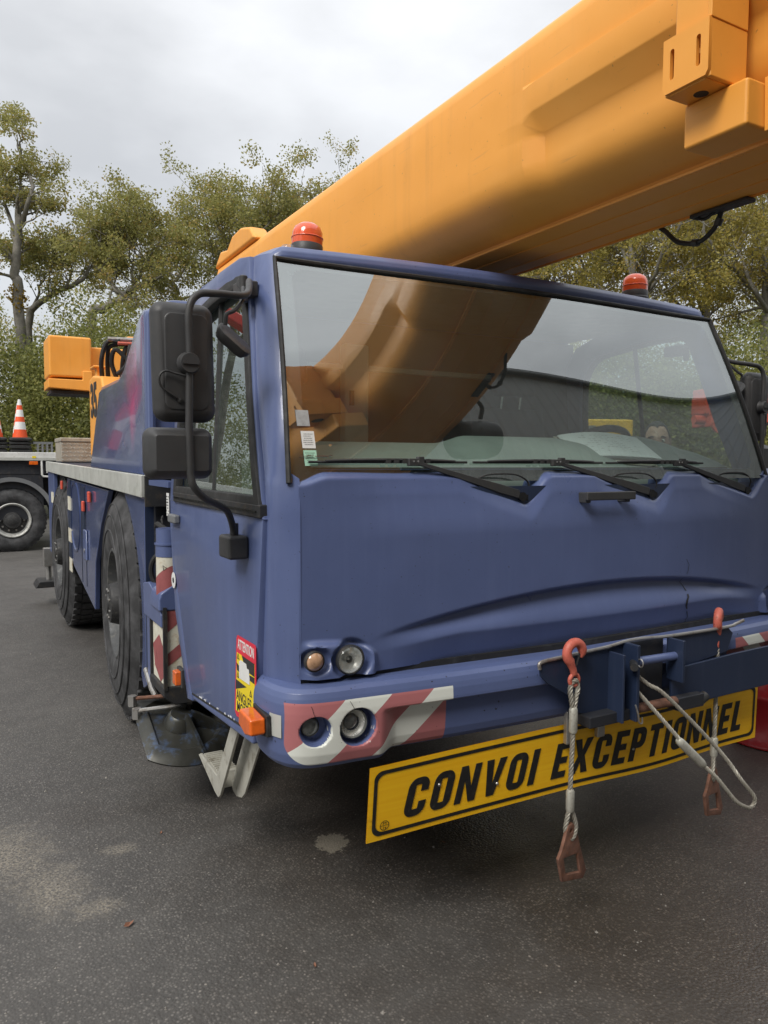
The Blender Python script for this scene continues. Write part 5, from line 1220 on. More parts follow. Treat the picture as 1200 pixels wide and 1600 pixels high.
def make_person():
    t = thing('person', 'dark-haired man in a dark jacket seen through the windscreen above the dashboard', 'person', (PX, PY, 0))
    f = Vector((-.72, -.69, 0)).normalized(); s = Vector((f.y, -f.x, 0)) * -1      # facing the camera; s: his left
    O = Vector((PX, PY, 0)); P = lambda a, b, z: tuple(O+s*a+f*b+Vector((0, 0, z)))
    V = [P(0, 0, .96), P(0, .01, 1.12), P(0, .015, 1.32), P(0, 0, 1.47), P(0, 0, 1.55), P(0, .02, 1.62)]; E = [(0, 1), (1, 2), (2, 3), (3, 4), (4, 5)]; r = [(.155, .11), (.15, .11), (.18, .12), (.11, .085), (.058, .06), (.058, .06)]
    for q in (-1, 1):
        b = len(V)
        V += [P(q*.19, -.005, 1.45), P(q*.25, -.01, 1.17), P(q*.27, .05, .93), P(q*.275, .07, .85)]; E += [(3, b), (b, b+1), (b+1, b+2), (b+2, b+3)]; r += [.062, .048, .034, .036]
        b = len(V)
        V += [P(q*.10, 0, .86), P(q*.11, .01, .50), P(q*.12, -.01, .10), P(q*.13, .03, .05), P(q*.15, .16, .03)]; E += [(0, b), (b, b+1), (b+1, b+2), (b+2, b+3), (b+3, b+4)]; r += [.09, .062, .044, .042, .034]
        for k, (da, L) in enumerate(((-.03, .075), (-.01, .085), (.01, .08), (.03, .065), (.045, .05))):
            c = len(V); hand = b-1
            V += [P(q*.275+da*.6, .075+.02*(k == 4), .81), P(q*.275+da*.8, .085, .81-L)]; E += [(hand, c), (c, c+1)]; r += [.011, .008]
    body = skin_mesh('body', V, E, r, 'skin', t)
    # head on the same figure
    def head(u, v):
        th = 2*math.pi*u; ph = math.pi*(v-.5); x, y, z = math.cos(ph)*math.sin(th), math.cos(ph)*math.cos(th), math.sin(ph)
        wx = .076-.014*max(0, -z)**1.2; fy = .094*(1 if y < 0 else 1.0-.05*max(0, -z)); 
        X_, Y_, Z_ = x*wx, y*fy, z*.122
        if y > .3:
            Y_ += .022*math.exp(-((x/.16)**2))*math.exp(-((z+.16)/.20)**2)*1.0    # nose
            Y_ += .006*math.exp(-((z-.22)/.10)**2)*(1-.3*abs(x))                   # brow
            for ex in (-.42, .42): Y_ -= .010*math.exp(-((x-ex)/.17)**2-((z-.06)/.10)**2)
            Y_ += .005*math.exp(-((x/.3)**2)-((z+.50)/.07)**2)+.006*math.exp(-((x/.3)**2)-((z+.82)/.12)**2)
        return P(X_, Y_+.02, Z_+1.715)
    g = MB(); g.grid(head, 48, 36); part('head', g, 'skin', t, smooth=180, merge=True)
    for q in (-1, 1):
        g = MB(); g.lathe([(0, -.0125), (.009, -.009), (.0125, 0), (.009, .009), (0, .0125)], P(q*.031, .094, 1.724), 'z', 14); e = part('eye', g, 'eye_white', t)
        g = MB(); g.lathe([(0, -.005), (.005, -.003), (.0058, 0), (.005, .003), (0, .005)], P(q*.031, .1035, 1.724), 'z', 10); part('iris', g, 'hair', e)
        g = MB(); g.tube([P(q*.012, .109, 1.742), P(q*.030, .108, 1.748), P(q*.050, .096, 1.742)], [.004, .0055, .003], 8); part('eyebrow', g, 'hair', t)
        g = MB(); g.loft([[P(q*(.074+.010*k), .005+a*(.9+.1*k), 1.71+b*(.9+.1*k)) for a, b in arc(0, 0, .018, 0, 345, 11, .033)] for k in (0, .6, 1.0)]); part('ear', g, 'skin', t, smooth=60)
    g = MB(); g.tube([P(-.024, .098, 1.652), P(0, .106, 1.654), P(.024, .098, 1.652)], [.002, .0045, .002], 8); part('mouth', g, 'lips', t)
    def hairf(u, v):
        p = Vector(head(u, .50+.50*v)); c = Vector(P(0, .0, 1.715)); th = 2*math.pi*u; y = math.cos(th); x = math.sin(th)
        front_ = max(0, y); lim = .02+.54*sm(.24, .60, front_)-.09*math.exp(-(x/.16)**2)*front_   # receding hairline with a middle peak
        vv = lim+(1-lim)*v; p = Vector(head(u, .50+.5*vv)); return p+(p-c).normalized()*(.006*sm(0, .12, v)+.0012*math.sin(u*90)*v)
    g = MB(); g.grid(hairf, 60, 16); part('hair', g, 'hair', t, smooth=70, merge=True)
    J = [P(0, 0, .92), P(0, .01, 1.12), P(0, .015, 1.32), P(0, 0, 1.465), P(0, -.005, 1.545)]; Ej = [(0, 1), (1, 2), (2, 3), (3, 4)]; rj = [(.185, .135), (.175, .13), (.205, .145), (.135, .11), (.078, .078)]
    for q in (-1, 1):
        b = len(J); J += [P(q*.19, -.005, 1.45), P(q*.25, -.01, 1.17), P(q*.27, .05, .92)]; Ej += [(3, b), (b, b+1), (b+1, b+2)]; rj += [.078, .064, .05]
    skin_mesh('jacket', J, Ej, rj, 'jacket', t)
    T = [P(0, 0, .97)]; Et = []; rt = [(.165, .12)]
    for q in (-1, 1):
        b = len(T); T += [P(q*.10, 0, .86), P(q*.11, .01, .50), P(q*.12, -.01, .10)]; Et += [(0, b), (b, b+1), (b+1, b+2)]; rt += [.105, .078, .06]
    skin_mesh('trousers', T, Et, rt, 'jeans', t)
    for q in (-1, 1):
        g = MB(); g.loft([[P(q*.125+a*k, .05+b*k*1.0, z) for a, b in arc(0, 0, .052, 0, 345, 15, .135)] for z, k in ((0.0, 1.0), (.03, 1.02), (.06, .85), (.085, .55))]); part('shoe', g, 'black_rubber', t, smooth=50)
make_person()

# ------------------------------------------------------------------ flatbed truck on the left
TY = 14.4
trk = thing('flatbed_truck', 'white flatbed truck standing across the yard behind the blue crane', 'truck', (-2.0, TY+1.2, 0))
g = MB(); g.box(-6.5, 2.3, TY-.02, TY+2.4, 1.60, 1.715); part('deck', g, 'truck_white', trk, bevel=.01)
g = MB(); g.box(-6.5, 2.1, TY-.03, TY-.018, 1.575, 1.625); part('deck_rail', g, 'aluminium', trk)
g = MB(); g.box(-6.5, 2.05, TY+.05, TY+2.3, 1.34, 1.60); part('side_beam', g, 'chassis', trk)
g = MB(); g.box(-6.5, 2.0, TY+.75, TY+1.65, .75, 1.36); part('chassis_frame', g, 'chassis', trk)
for x in (.74, -.75, -5.2):
    for yy, sg in ((TY+.02, 1), (TY+2.2, -1)):
        M = lambda p: p
        g = MB(); g.lathe([(.29, .02), (.34, -.01), (.42, -.02), (.50, 0), (.54, .04), (.545, .27), (.50, .30), (.30, .28)], (x, yy, .545), 'y', 56, sgn=sg); w = part('wheel', g, 'tyre', trk)
        g = MB()
        for k in range(44):
            a_ = 2*math.pi*k/44; g.box(-.022, .022, (.04 if sg > 0 else -.27), (.27 if sg > 0 else -.04), .535, .553, Matrix.Translation((x, yy, .545)) @ Matrix.Rotation(a_, 4, 'Y'))
        part('tread', g, 'tyre', w, smooth=0)
        g = MB(); g.lathe([(.30, -.008), (.285, -.015), (.275, -.005), (.26, .02), (.25, .08), (.22, .10), (.14, .09)], (x, yy, .545), 'y', 48, sgn=sg); part('rim', g, 'truck_rim', w)
        g = MB(); g.lathe([(.26, .09), (.15, .085), (.14, .02), (.13, 0), (.09, -.005), (.07, -.02), (0, -.02)], (x, yy, .545), 'y', 32, sgn=sg); part('hub', g, 'hub_dark', w)
        g = MB(); g.cyl((0, sg*.09, 0), (0, sg*.05, 0), .017, n=6); n0 = part('wheel_nut', g, 'steel', w, loc=(x+.185, yy, .545))
        for k in range(1, 10):
            o = n0.copy(); COL.objects.link(o); a_ = 2*math.pi*k/10; o.location = (x+.185*math.cos(a_), yy, .545+.185*math.sin(a_))
for x in (.74,):
    arc_ = [(x+.70*math.cos(R(a_)), .545+.74*math.sin(R(a_))) for a_ in range(2, 150, 6)]; arc2 = [(x+.62*math.cos(R(a_)), .545+.68*math.sin(R(a_))) for a_ in range(148, 0, -6)]
    g = MB(); n_ = len(arc_); m_ = len(arc2)
    o_ = [(p, q) for p, q in arc_]; i_ = [(x+.625*math.cos(R(a_)), .545+.67*math.sin(R(a_))) for a_ in range(2, 150, 6)]
    g.loft([[(p[0], TY-.03, p[1]) for p in o_], [(p[0], TY-.03, p[1]) for p in i_], [(p[0], TY+.5, p[1]) for p in i_], [(p[0], TY+.5, p[1]) for p in o_], [(p[0], TY-.03, p[1]) for p in o_]], close=False); part('mudguard', g, 'truck_grey', trk)
    g = MB(); g.box(x-.9, x+.5, TY+.06, TY+.10, .55, 1.5); part('wheel_well', g, 'chassis', trk)
g = MB(); g.box(1.02, 1.16, TY-.035, TY-.005, 1.50, 1.56); part('marker_lamp', g, 'orange_lens', trk, bevel=.008)
g = MB(); g.box(1.07, 1.13, TY-.034, TY-.031, 1.615, 1.65); part('amber_reflector', g, 'sticker_yellow', trk)
g = MB(); g.tube([(1.22, TY-.01, 1.58), (1.22, TY-.02, 1.33), (1.24, TY-.02, 1.30), (1.36, TY-.02, 1.29)], .018, 8); g.cyl((1.30, TY-.02, 1.40), (1.42, TY, 1.39), .045, n=14); part('gas_bracket', g, 'truck_white', trk)
# red loader crane column behind the cab, with pale bands (shows in the blue paint)
for x0, x1, z0, z1, mt, nm in ((-2.3, -1.5, 1.72, 3.5, 'red_paint', 'crane_column'), (-2.15, -1.65, 3.5, 5.4, 'salmon_red', 'crane_mast'), (-2.7, -1.1, 1.72, 2.05, 'truck_grey', 'crane_base')):
    g = MB(); g.box(x0, x1, TY+.5, TY+1.3, z0, z1); part(nm, g, mt, trk, bevel=.03)
g = MB(); g.box(-2.31, -1.49, TY+.49, TY+1.31, 2.6, 2.85); part('white_band', g, 'truck_white', trk)
g = MB(); g.prism([(-2.0, 5.3), (-1.6, 5.6), (-5.8, 4.4), (-5.9, 4.0)], 'y', TY+.7, TY+1.1); part('folded_boom', g, 'red_paint', trk, bevel=.03)
g = MB(); g.box(-8.7, -6.6, TY, TY+2.4, .9, 3.0); tcab = part('cab', g, 'truck_white', trk, bevel=.12, seg=4)
g = MB(); g.box(-8.4, -7.2, TY-.008, TY-.002, 2.0, 2.75); part('cab_window', g, 'black_gloss', tcab)
# tool box and rack on its deck
tb = thing('tool_box', 'beige chequer-plate tool box on the rear of the crane deck, left of the blue hood', 'tool box', (1.2, 8.55, 1.572))
g = MB(); g.box(.885, 1.55, 8.30, 8.80, 1.572, 1.775); bx = part('box_body', g, 'chequer', tb, bevel=.008)
g = MB(); g.box(.878, 1.557, 8.29, 8.81, 1.776, 1.818); part('lid', g, 'chequer', tb, bevel=.008)
g = MB()
for i in range(18):
    for j in range(5):
        x = .905+i*.037; z = 1.592+j*.040; a_ = 1 if (i+j) % 2 else -1
        g.add([(x-.017-.004, 8.2985, z-.015*a_), (x+.004, 8.2935, z-.003*a_), (x+.017+.004, 8.2985, z+.015*a_), (x-.004, 8.2935, z+.003*a_)], [(0, 1, 2, 3)])
part('tread_pattern', g, 'aluminium', bx, smooth=0)['kind'] = 'stuff'
rk = thing('grey_rack', 'low grey steel rack on the white truck deck, right of the cones', 'rack', (1.25, TY+.2, 1.72))
g = MB(); g.box(1.10, 1.42, TY+.1, TY+.4, 1.865, 1.90); part('top_bar', g, 'truck_grey', rk)
for k in range(4):
    g = MB(); g.box(1.16+k*.075, 1.19+k*.075, TY+.1, TY+.14, 1.72, 1.866); part('upright', g, 'truck_grey', rk)
for z in (1.76, 1.81):
    g = MB(); g.box(1.14, 1.43, TY+.14, TY+.16, z, z+.02); part('cross_bar', g, 'steel', rk)

# nested cones on the deck
cone_me = {}
def cone(x, y, z, label, full):
    t = thing('traffic_cone', label, 'traffic cone', (x, y, z), 'traffic cones stacked on the truck deck')
    if not cone_me:
        g = MB(); g.loft([[(px, py, zz_) for px, py in rrect(-.185+k, -.185+k, .185-k, .185-k, .06, 5)] for zz_, k in ((0, .01), (.012, 0), (.04, .0), (.058, .03), (.062, .06))]); b = part('base', g, 'black_rubber', t, loc=(x, y, z)); cone_me['base'] = b.data
        rz = lambda z_: .118-(.118-.028)*(z_-.06)/.64
        prev = .062
        for nm, mt, z0, z1 in (('cone_band', 'cone_orange', .062, .20), ('white_band', 'cone_white', .20, .33), ('cone_band', 'cone_orange', .33, .42), ('white_band', 'cone_white', .42, .54), ('cone_band', 'cone_orange', .54, .62), ('cone_tip', 'cone_white', .62, .72)):
            g = MB(); g.lathe([(rz(z0), z0), (rz(z1) if nm != 'cone_tip' else .022, z1)]+([(0, z1+.004)] if nm == 'cone_tip' else []), (0, 0, 0), 'z', 24); b = part(nm, g, mt, t, loc=(x, y, z)); cone_me[(nm, z0)] = b.data
    else:
        for k, me in cone_me.items(): link(k if isinstance(k, str) else k[0], me, t, (x, y, z))
    return t
for sx, nm in ((.90, 'right'), (.53, 'left')):
    for k in range(4):
        rank = ('lowest', 'second lowest', 'second highest', 'topmost')[k]
        cone(sx+.01*math.sin(k*2+sx*9), TY+.25+.008*math.cos(k*3), 1.716+.065*k, f'{rank} orange and white cone of the {nm} nested stack on the truck deck', k == 3)

# ------------------------------------------------------------------ machines on the right, drum
rc = thing('red_crane_truck', 'orange-red crane truck standing beyond the right end of the windscreen', 'crane', (8.6, 5.9, 0))
ux = Vector((.93, -.37, 0)); vx = Vector((.37, .93, 0)); O_ = Vector((6.86, 5.45, 0))
Mr = Matrix((ux, vx, Vector((0, 0, 1)))).transposed().to_4x4(); Mr.translation = O_
def mb_at(f): 
    g = MB(); f(g); h = MB(); h.add([Mr @ Vector(v) for v in g.v], g.f); return h
def rp(name, f, mat, par=rc, **k): return part(name, mb_at(f), mat, par, **k)
bm_ = rp('crane_beam', lambda g: g.box(.42, 5.0, 0, .5, 2.02, 2.42), 'salmon_red', bevel=.02)
text('beam_number', "30'", .20, lambda u, v, w: Mr @ Vector((.66+u, -.004-w, 2.28+v)), 'ink', bm_, .002, .004)
rp('beam_head', lambda g: (g.box(.16, .42, .1, .4, 2.12, 2.30), g.box(.20, .25, .05, .45, 1.98, 2.40), g.box(.33, .37, .05, .45, 2.0, 2.28)), 'salmon_red', bevel=.01)
wd = rp('winch_drum', lambda g: g.cyl((.08, .2, 2.06), (.28, .2, 2.06), .05, n=20), 'salmon_red')
def spoked(g):
    g.lathe([(.095, -.02), (.118, -.02), (.118, .02), (.095, .02), (.095, -.02)], (.30, .02, 2.02), 'y', 32); g.lathe([(.0, -.025), (.04, -.025), (.04, .025), (0, .025)], (.30, .02, 2.02), 'y', 16)
    for k in range(5):
        a_ = R(72*k+10); g.tube([(.30+.03*math.cos(a_), .02, 2.02+.03*math.sin(a_)), (.30+.10*math.cos(a_), .02, 2.02+.10*math.sin(a_))], .014, 6)
rp('winch_wheel', spoked, 'salmon_red')
rp('upper_frame', lambda g: g.box(1.2, 4.8, .05, .45, 1.5, 2.02), 'red_paint', bevel=.02)
rp('chassis_frame', lambda g: g.box(.9, 5.0, -.4, 1.0, .7, 1.5), 'chassis', bevel=.02)
for x in (1.5, 4.2):
    for y in (-.55, 1.0): rp('wheel', lambda g: g.lathe([(.2, 0), (.4, -.03), (.5, .03), (.5, .25), (.4, .28), (0, .27), (0, .05), (.2, .05)], (x, y, .5), 'y', 40), 'tyre')
ym = thing('yellow_lift', 'yellow boom lift seen through the side window beyond the steering wheel', 'boom lift', (4.9, 7.2, 0))
uy = Vector((.93, -.36, 0)).normalized(); O_ = Vector((6.15, 6.05, 0)); vx = Vector((-uy.y, uy.x, 0))
Mr = Matrix((uy, vx, Vector((0, 0, 1)))).transposed().to_4x4(); Mr.translation = O_
bmx = rp('boom', lambda g: g.box(-2.6, .32, 0, .3, 1.80, 2.06), 'machine_yellow', ym, bevel=.02)
rp('slot_plate', lambda g: g.box(-1.4, -.12, -.008, -.002, 1.90, 1.99), 'steel', bmx)
rp('boom_end', lambda g: (g.box(.12, .32, -.03, .33, 1.70, 1.83), g.cyl((.2, -.05, 1.74), (.2, .35, 1.74), .06, n=16)), 'machine_yellow', ym, bevel=.01)
rp('body', lambda g: g.box(-3.6, -1.4, -.5, .9, .6, 1.45), 'machine_yellow', ym, bevel=.08)
rp('boom_post', lambda g: g.box(-2.7, -2.2, -.05, .38, 1.4, 2.0), 'machine_yellow', ym, bevel=.02)
for x in (-3.2, -1.8):
    for y in (-.6, .75): rp('wheel', lambda g: g.lathe([(.2, 0), (.38, -.02), (.45, .03), (.45, .22), (.38, .25), (0, .24), (0, .05), (.2, .05)], (x, y, .45), 'y', 36), 'tyre')

dr = thing('oil_drum', 'bright red steel drum standing on the asphalt past the right end of the sign', 'drum', (4.10, 2.66, 0))
prof = [(0, 0), (.28, 0), (.29, .006), (.29, .02), (.283, .03)]
for zc in (.29, .59): prof += [(.283, zc-.03), (.292, zc-.012), (.292, zc+.012), (.283, zc+.03)]
prof += [(.283, .84), (.29, .85), (.29, .868), (.283, .872), (.276, .86), (.27, .855), (0, .855)]
g = MB(); g.lathe(prof, (0, 0, 0), 'z', 48); d_ = part('drum_shell', g, 'drum_red', dr, loc=(4.10, 2.66, 0))
g = MB(); g.lathe([(0, .02), (.03, .02), (.03, 0)], (4.0, 2.6, .856), 'z', 14); part('bung', g, 'steel', dr)
def drum_map(u, v, w):
    a_ = math.atan2(-2.66, -4.10)+R(8)+u/.284; return (4.10+(.2855+w)*math.cos(a_), 2.66+(.2855+w)*math.sin(a_), .735+v)
text('drum_letter', 'G', .085, lambda u, v, w: drum_map(-.245+u, v, w), 'sticker_white', dr, .0006, .002)

# ------------------------------------------------------------------ shed behind the camera (its dark ribbed wall shows in the windscreen)
sh = thing('warehouse', 'tall dark grey ribbed metal shed mirrored in the windscreen', 'building', (2, -8, 0))
poly = []
x = -16.0
while x < 24: poly += [(x, -5.8), (x+.05, -5.765), (x+.15, -5.765), (x+.20, -5.8)]; x += .5
poly += [(24, -5.8), (24, -5.95), (-16, -5.95)]
g = MB(); n = len(poly)
g.add([(a, b, 0) for a, b in poly]+[(a, b, 10.2) for a, b in poly], [(i, (i+1) % n, (i+1) % n+n, i+n) for i in range(n)])
part('ribbed_wall', g, 'cladding', sh, smooth=0)
g = MB(); g.prism([(-5.6, 10.2), (-5.6, 10.4), (-18, 11.8), (-18, 10.2)], 'x', -16.2, 24.2); part('roof', g, 'roof_sheet', sh)
g = MB(); g.tube([(-16, -5.55, 10.15), (24, -5.55, 10.15)], .08, 8); part('gutter', g, 'truck_grey', sh)
g = MB(); g.box(-6, -2, -5.76, -5.74, 0, 4.2); part('roller_door', g, 'truck_grey', sh)

# ------------------------------------------------------------------ trees
npr = np.random.default_rng(11)
def leaves_mesh(name, C, size, mat, spread, per, tint_lo=0, tint_hi=1, flatten=.75):
    """C: clump centres; rhombic leaf faces scattered round them"""
    C = np.repeat(np.asarray(C, float), per, axis=0); n = len(C)
    q = npr.normal(0, 1, (n, 3)); q *= (npr.uniform(0, 1, (n, 1))**.45*1.75)/np.linalg.norm(q, axis=1)[:, None]
    p = C+q*np.array([spread, spread, spread*flatten])
    a = npr.normal(0, 1, (n, 3)); a /= np.linalg.norm(a, axis=1)[:, None]
    b = npr.normal(0, 1, (n, 3)); b -= a*(a*b).sum(1)[:, None]; b /= np.linalg.norm(b, axis=1)[:, None]
    s = size*npr.uniform(.6, 1.35, (n, 1))
    V = np.stack([p-a*s*.5, p+b*s*.30+a*s*.05, p+a*s*.5, p-b*s*.30+a*s*.05], 1).reshape(-1, 3)
    me = bpy.data.meshes.new(name); me.vertices.add(4*n); me.vertices.foreach_set('co', V.ravel().astype(np.float32))
    me.loops.add(4*n); me.loops.foreach_set('vertex_index', np.arange(4*n, dtype=np.int32))
    me.polygons.add(n); me.polygons.foreach_set('loop_start', np.arange(0, 4*n, 4, dtype=np.int32)); me.polygons.foreach_set('loop_total', np.full(n, 4, np.int32))
    clump = np.repeat(npr.uniform(tint_lo, tint_hi, len(C)//per), per); t = np.clip(clump*.75+npr.uniform(0, .32, n), 0, 1)
    at = me.attributes.new('tint', 'FLOAT', 'POINT'); at.data.foreach_set('value', np.repeat(t, 4).astype(np.float32))
    me.update(); me.validate(); me.materials.append(MAT[mat]); return me
def azpt(px, dist, z=0.0):
    a = PSI+math.atan((px-600)/1180); d = dist/math.cos(math.atan((px-600)/1180)); return Vector((d*math.sin(a), d*math.cos(a), z))
def pxz(px, py, dist):
    return azpt(px, dist, 1.6+(721-py)/1180*dist)
def grow(g, tips, p0, d0, L, r0, depth, rs, up=.12, wander=.35, kids=(3, 5), seg=5, twig=None):
    """one limb with its side branches"""
    p = Vector(p0); d = Vector(d0).normalized(); pts = [p.copy()]; n = max(3, int(seg))
    for k in range(n):
        d = (d+Vector((rs.gauss(0, 1), rs.gauss(0, 1), rs.gauss(0, 1)))*wander/n**.5+Vector((0, 0, up/n))).normalized(); p = p+d*(L/n); pts.append(p.copy())
    g.tube(pts, [r0*(1-.75*k/n) for k in range(n+1)], 6 if depth > 1 else 4, caps=False)
    if depth == 0:
        tips += [pts[-1], pts[-2], (pts[-2]+pts[-3])*.5]; return
    for k in range(rs.randint(*kids)):
        t = rs.uniform(.25, 1.0); i = min(n-1, int(t*n)); q = pts[i].lerp(pts[i+1], t*n-i); ax = (pts[i+1]-pts[i]).normalized()
        s = ax.orthogonal().normalized(); s.rotate(Matrix.Rotation(rs.uniform(0, 6.28), 3, ax)); nd = ax*rs.uniform(.4, .9)+s*rs.uniform(.6, 1.0)
        grow(g, tips, q, nd, L*rs.uniform(.45, .72), max(.007, r0*.45), depth-1, rs, up, wander, kids, max(3, seg-1))
    if depth == 1: tips.append(pts[-1])
def tree(name, label, limbs, leafmat_, seed, per=26, size=.15, spread=.34, depth=2, branch=1.6, group='trees behind the yard', extra=None, tint=(0, 1), kids=(2, 3)):
    rs = random.Random(seed); base = limbs[0][0][0]; t = thing(name, label, 'tree', (base[0], base[1], 0), group)
    g = MB(); tips = []
    for pts, ra, rb, nb in limbs:
        P = spline(pts, 5) if len(pts) > 2 else [Vector(pts[0]), (Vector(pts[0])+Vector(pts[1]))*.5, Vector(pts[1])]
        P = [P[0]]+[p+Vector((rs.gauss(0, .03), rs.gauss(0, .03), 0)) for p in P[1:]]
        m_ = len(P)-1; g.tube(P, [ra+(rb-ra)*k/m_ for k in range(m_+1)], 9, caps=False)
        for k in range(nb):
            tt = rs.uniform(.35 if len(limbs) > 1 and pts is limbs[0][0] else .12, 1.0)*m_; i = min(m_-1, int(tt)); q = P[i].lerp(P[i+1], tt-i); ax = (P[i+1]-P[i]).normalized()
            s = ax.orthogonal().normalized(); s.rotate(Matrix.Rotation(rs.uniform(0, 6.28), 3, ax)); nd = ax*rs.uniform(.3, .8)+s
            rr_ = (ra+(rb-ra)*tt/m_); grow(g, tips, q, nd, branch*rs.uniform(.6, 1.2), max(.02, rr_*.42), depth-1, rs, kids=kids)
        grow(g, tips, P[-1], (P[-1]-P[-2]), branch*.8, rb, depth-1, rs, kids=kids)
    part('trunk', g, 'bark', t, smooth=60, loc=(0, 0, 0))
    me = leaves_mesh('crown', [tuple(p) for p in tips], size, leafmat_, spread, per, *tint)
    link('crown', me, t)
    if extra:
        link('ivy', leaves_mesh('ivy', extra[0], .12, extra[1], .16, 40), t)
    return t, len(tips)
cnt = []
# tall thin oak at the far left
D = 25
LOW = [0]
def pp(*q, d=D): return [tuple(pxz(a, b+LOW[0]*sm(500, 380, b), d+(c if len(r_) > 2 else 0))) for r_ in q for a, b, *cc in (r_,) for c in ((cc[0] if cc else 0),)]
def base(px, d): return tuple(azpt(px, d, 0))
LOW[0] = 40
t_, c_ = tree('oak_tree', 'tall gaunt oak with a broken top and thin crown at the far left', [
    ([base(38, 25)]+pp((36, 480), (34, 400), (40, 330), (46, 290, .3)), 0.190, 0.096, 9),
    (pp((42, 325), (55, 290, -.4), (62, 262, -.3), (48, 228), (46, 205), (50, 185)), 0.084, 0.020, 8),
    (pp((36, 350), (24, 300, .5), (28, 270, .6), (24, 255, .6)), 0.073, 0.020, 5),
    (pp((34, 390), (18, 350, .6), (6, 352, .6)), 0.056, 0.020, 4),
    (pp((38, 300), (46, 240), (42, 200, .3)), 0.050, 0.020, 5)], 'leaf_oak', 3, per=17, size=.092, spread=.18, depth=3, branch=.95, extra=(pp((36, 450), (30, 470), (42, 475), (38, 490), (28, 455), (40, 462), (34, 440)), 'leaf_ivy'), tint=(.1, 1)); cnt.append(c_)
# leaning oak with a long sideways limb
LOW[0] = 42
t_, c_ = tree('oak_tree', 'leaning oak with a bare crooked limb, left of the cab roof', [
    ([base(128, 24)]+pp((145, 520), (168, 490), (195, 465), (215, 440, .4), (235, 415, .6), d=24), 0.168, 0.066, 8),
    (pp((200, 460), (185, 435), (178, 410), (165, 392), (168, 365), d=24), 0.073, 0.024, 5),
    (pp((205, 450), (222, 410, .6), (240, 370, .8), (255, 345, .9), d=24), 0.067, 0.020, 9),
    (pp((185, 400), (195, 360), (185, 335), d=24), 0.045, 0.020, 9),
    (pp((215, 420), (210, 365, 1), (222, 340, 1.2), d=24), 0.045, 0.020, 9)], 'leaf_oak', 5, per=24, size=.092, spread=.205, depth=3, branch=1.5); cnt.append(c_)
LOW[0] = 20
t_, c_ = tree('oak_tree', 'oak with a low limb stretching right from behind the yellow counterweight', [
    ([base(50, 27)]+pp((52, 520), (62, 490), (95, 460), (130, 440), (150, 410, .4), (158, 395, .4), d=27), 0.157, 0.030, 8),
    (pp((62, 490), (70, 450), (85, 420), d=27), 0.056, 0.020, 8),
    (pp((110, 452), (120, 420), (110, 395), d=27), 0.045, 0.020, 7)], 'leaf_oak', 9, per=24, size=.092, spread=.205, depth=3, branch=1.4); cnt.append(c_)
LOW[0] = 58
t_, c_ = tree('oak_tree', 'broad round-headed oak rising behind the left end of the boom', [
    ([base(395, 27)]+pp((390, 520), (385, 450), (388, 400), (392, 340), (394, 305), d=27), 0.202, 0.036, 10),
    (pp((386, 440), (360, 395), (335, 375), (310, 360), d=27), 0.078, 0.020, 9),
    (pp((388, 400), (365, 330, .8), (345, 320, .9), (340, 305, 1), d=27), 0.073, 0.020, 9),
    (pp((388, 380), (430, 340, .5), (460, 310, .6), d=27), 0.078, 0.020, 9),
    (pp((390, 350), (415, 310, -.6), (440, 285, -.6), d=27), 0.067, 0.020, 8),
    (pp((388, 420), (440, 380, .5), (490, 345, .7), (520, 320, .8), d=27), 0.078, 0.020, 10)], 'leaf_oak', 13, per=24, size=.092, spread=.205, depth=3, branch=1.7); cnt.append(c_)
LOW[0] = 52
t_, c_ = tree('oak_tree', 'oak between the leaning tree and the round-headed one, flecked with sky', [
    ([base(285, 30)]+pp((285, 520), (280, 440), (275, 400), (268, 365), d=30), 0.179, 0.036, 10),
    (pp((280, 430), (245, 370), (225, 360), (200, 335), d=30), 0.078, 0.020, 10),
    (pp((278, 400), (310, 350), (335, 340), (330, 320), d=30), 0.078, 0.020, 10)], 'leaf_oak', 17, per=24, size=.092, spread=.205, depth=3, branch=1.8); cnt.append(c_)
LOW[0] = 62
t_, c_ = tree('oak_tree', 'oak top showing over the upper edge of the boom right of the round-headed oak', [
    ([base(520, 31)]+pp((520, 480), (522, 400), (525, 350), (530, 320), d=31), 0.168, 0.030, 9),
    (pp((522, 400), (490, 340), (475, 300), d=31), 0.067, 0.020, 8), (pp((524, 360), (555, 310), (560, 280), d=31), 0.067, 0.020, 8)], 'leaf_oak', 19, per=24, size=.092, spread=.205, depth=3, branch=1.5); cnt.append(c_)
LOW[0] = 0
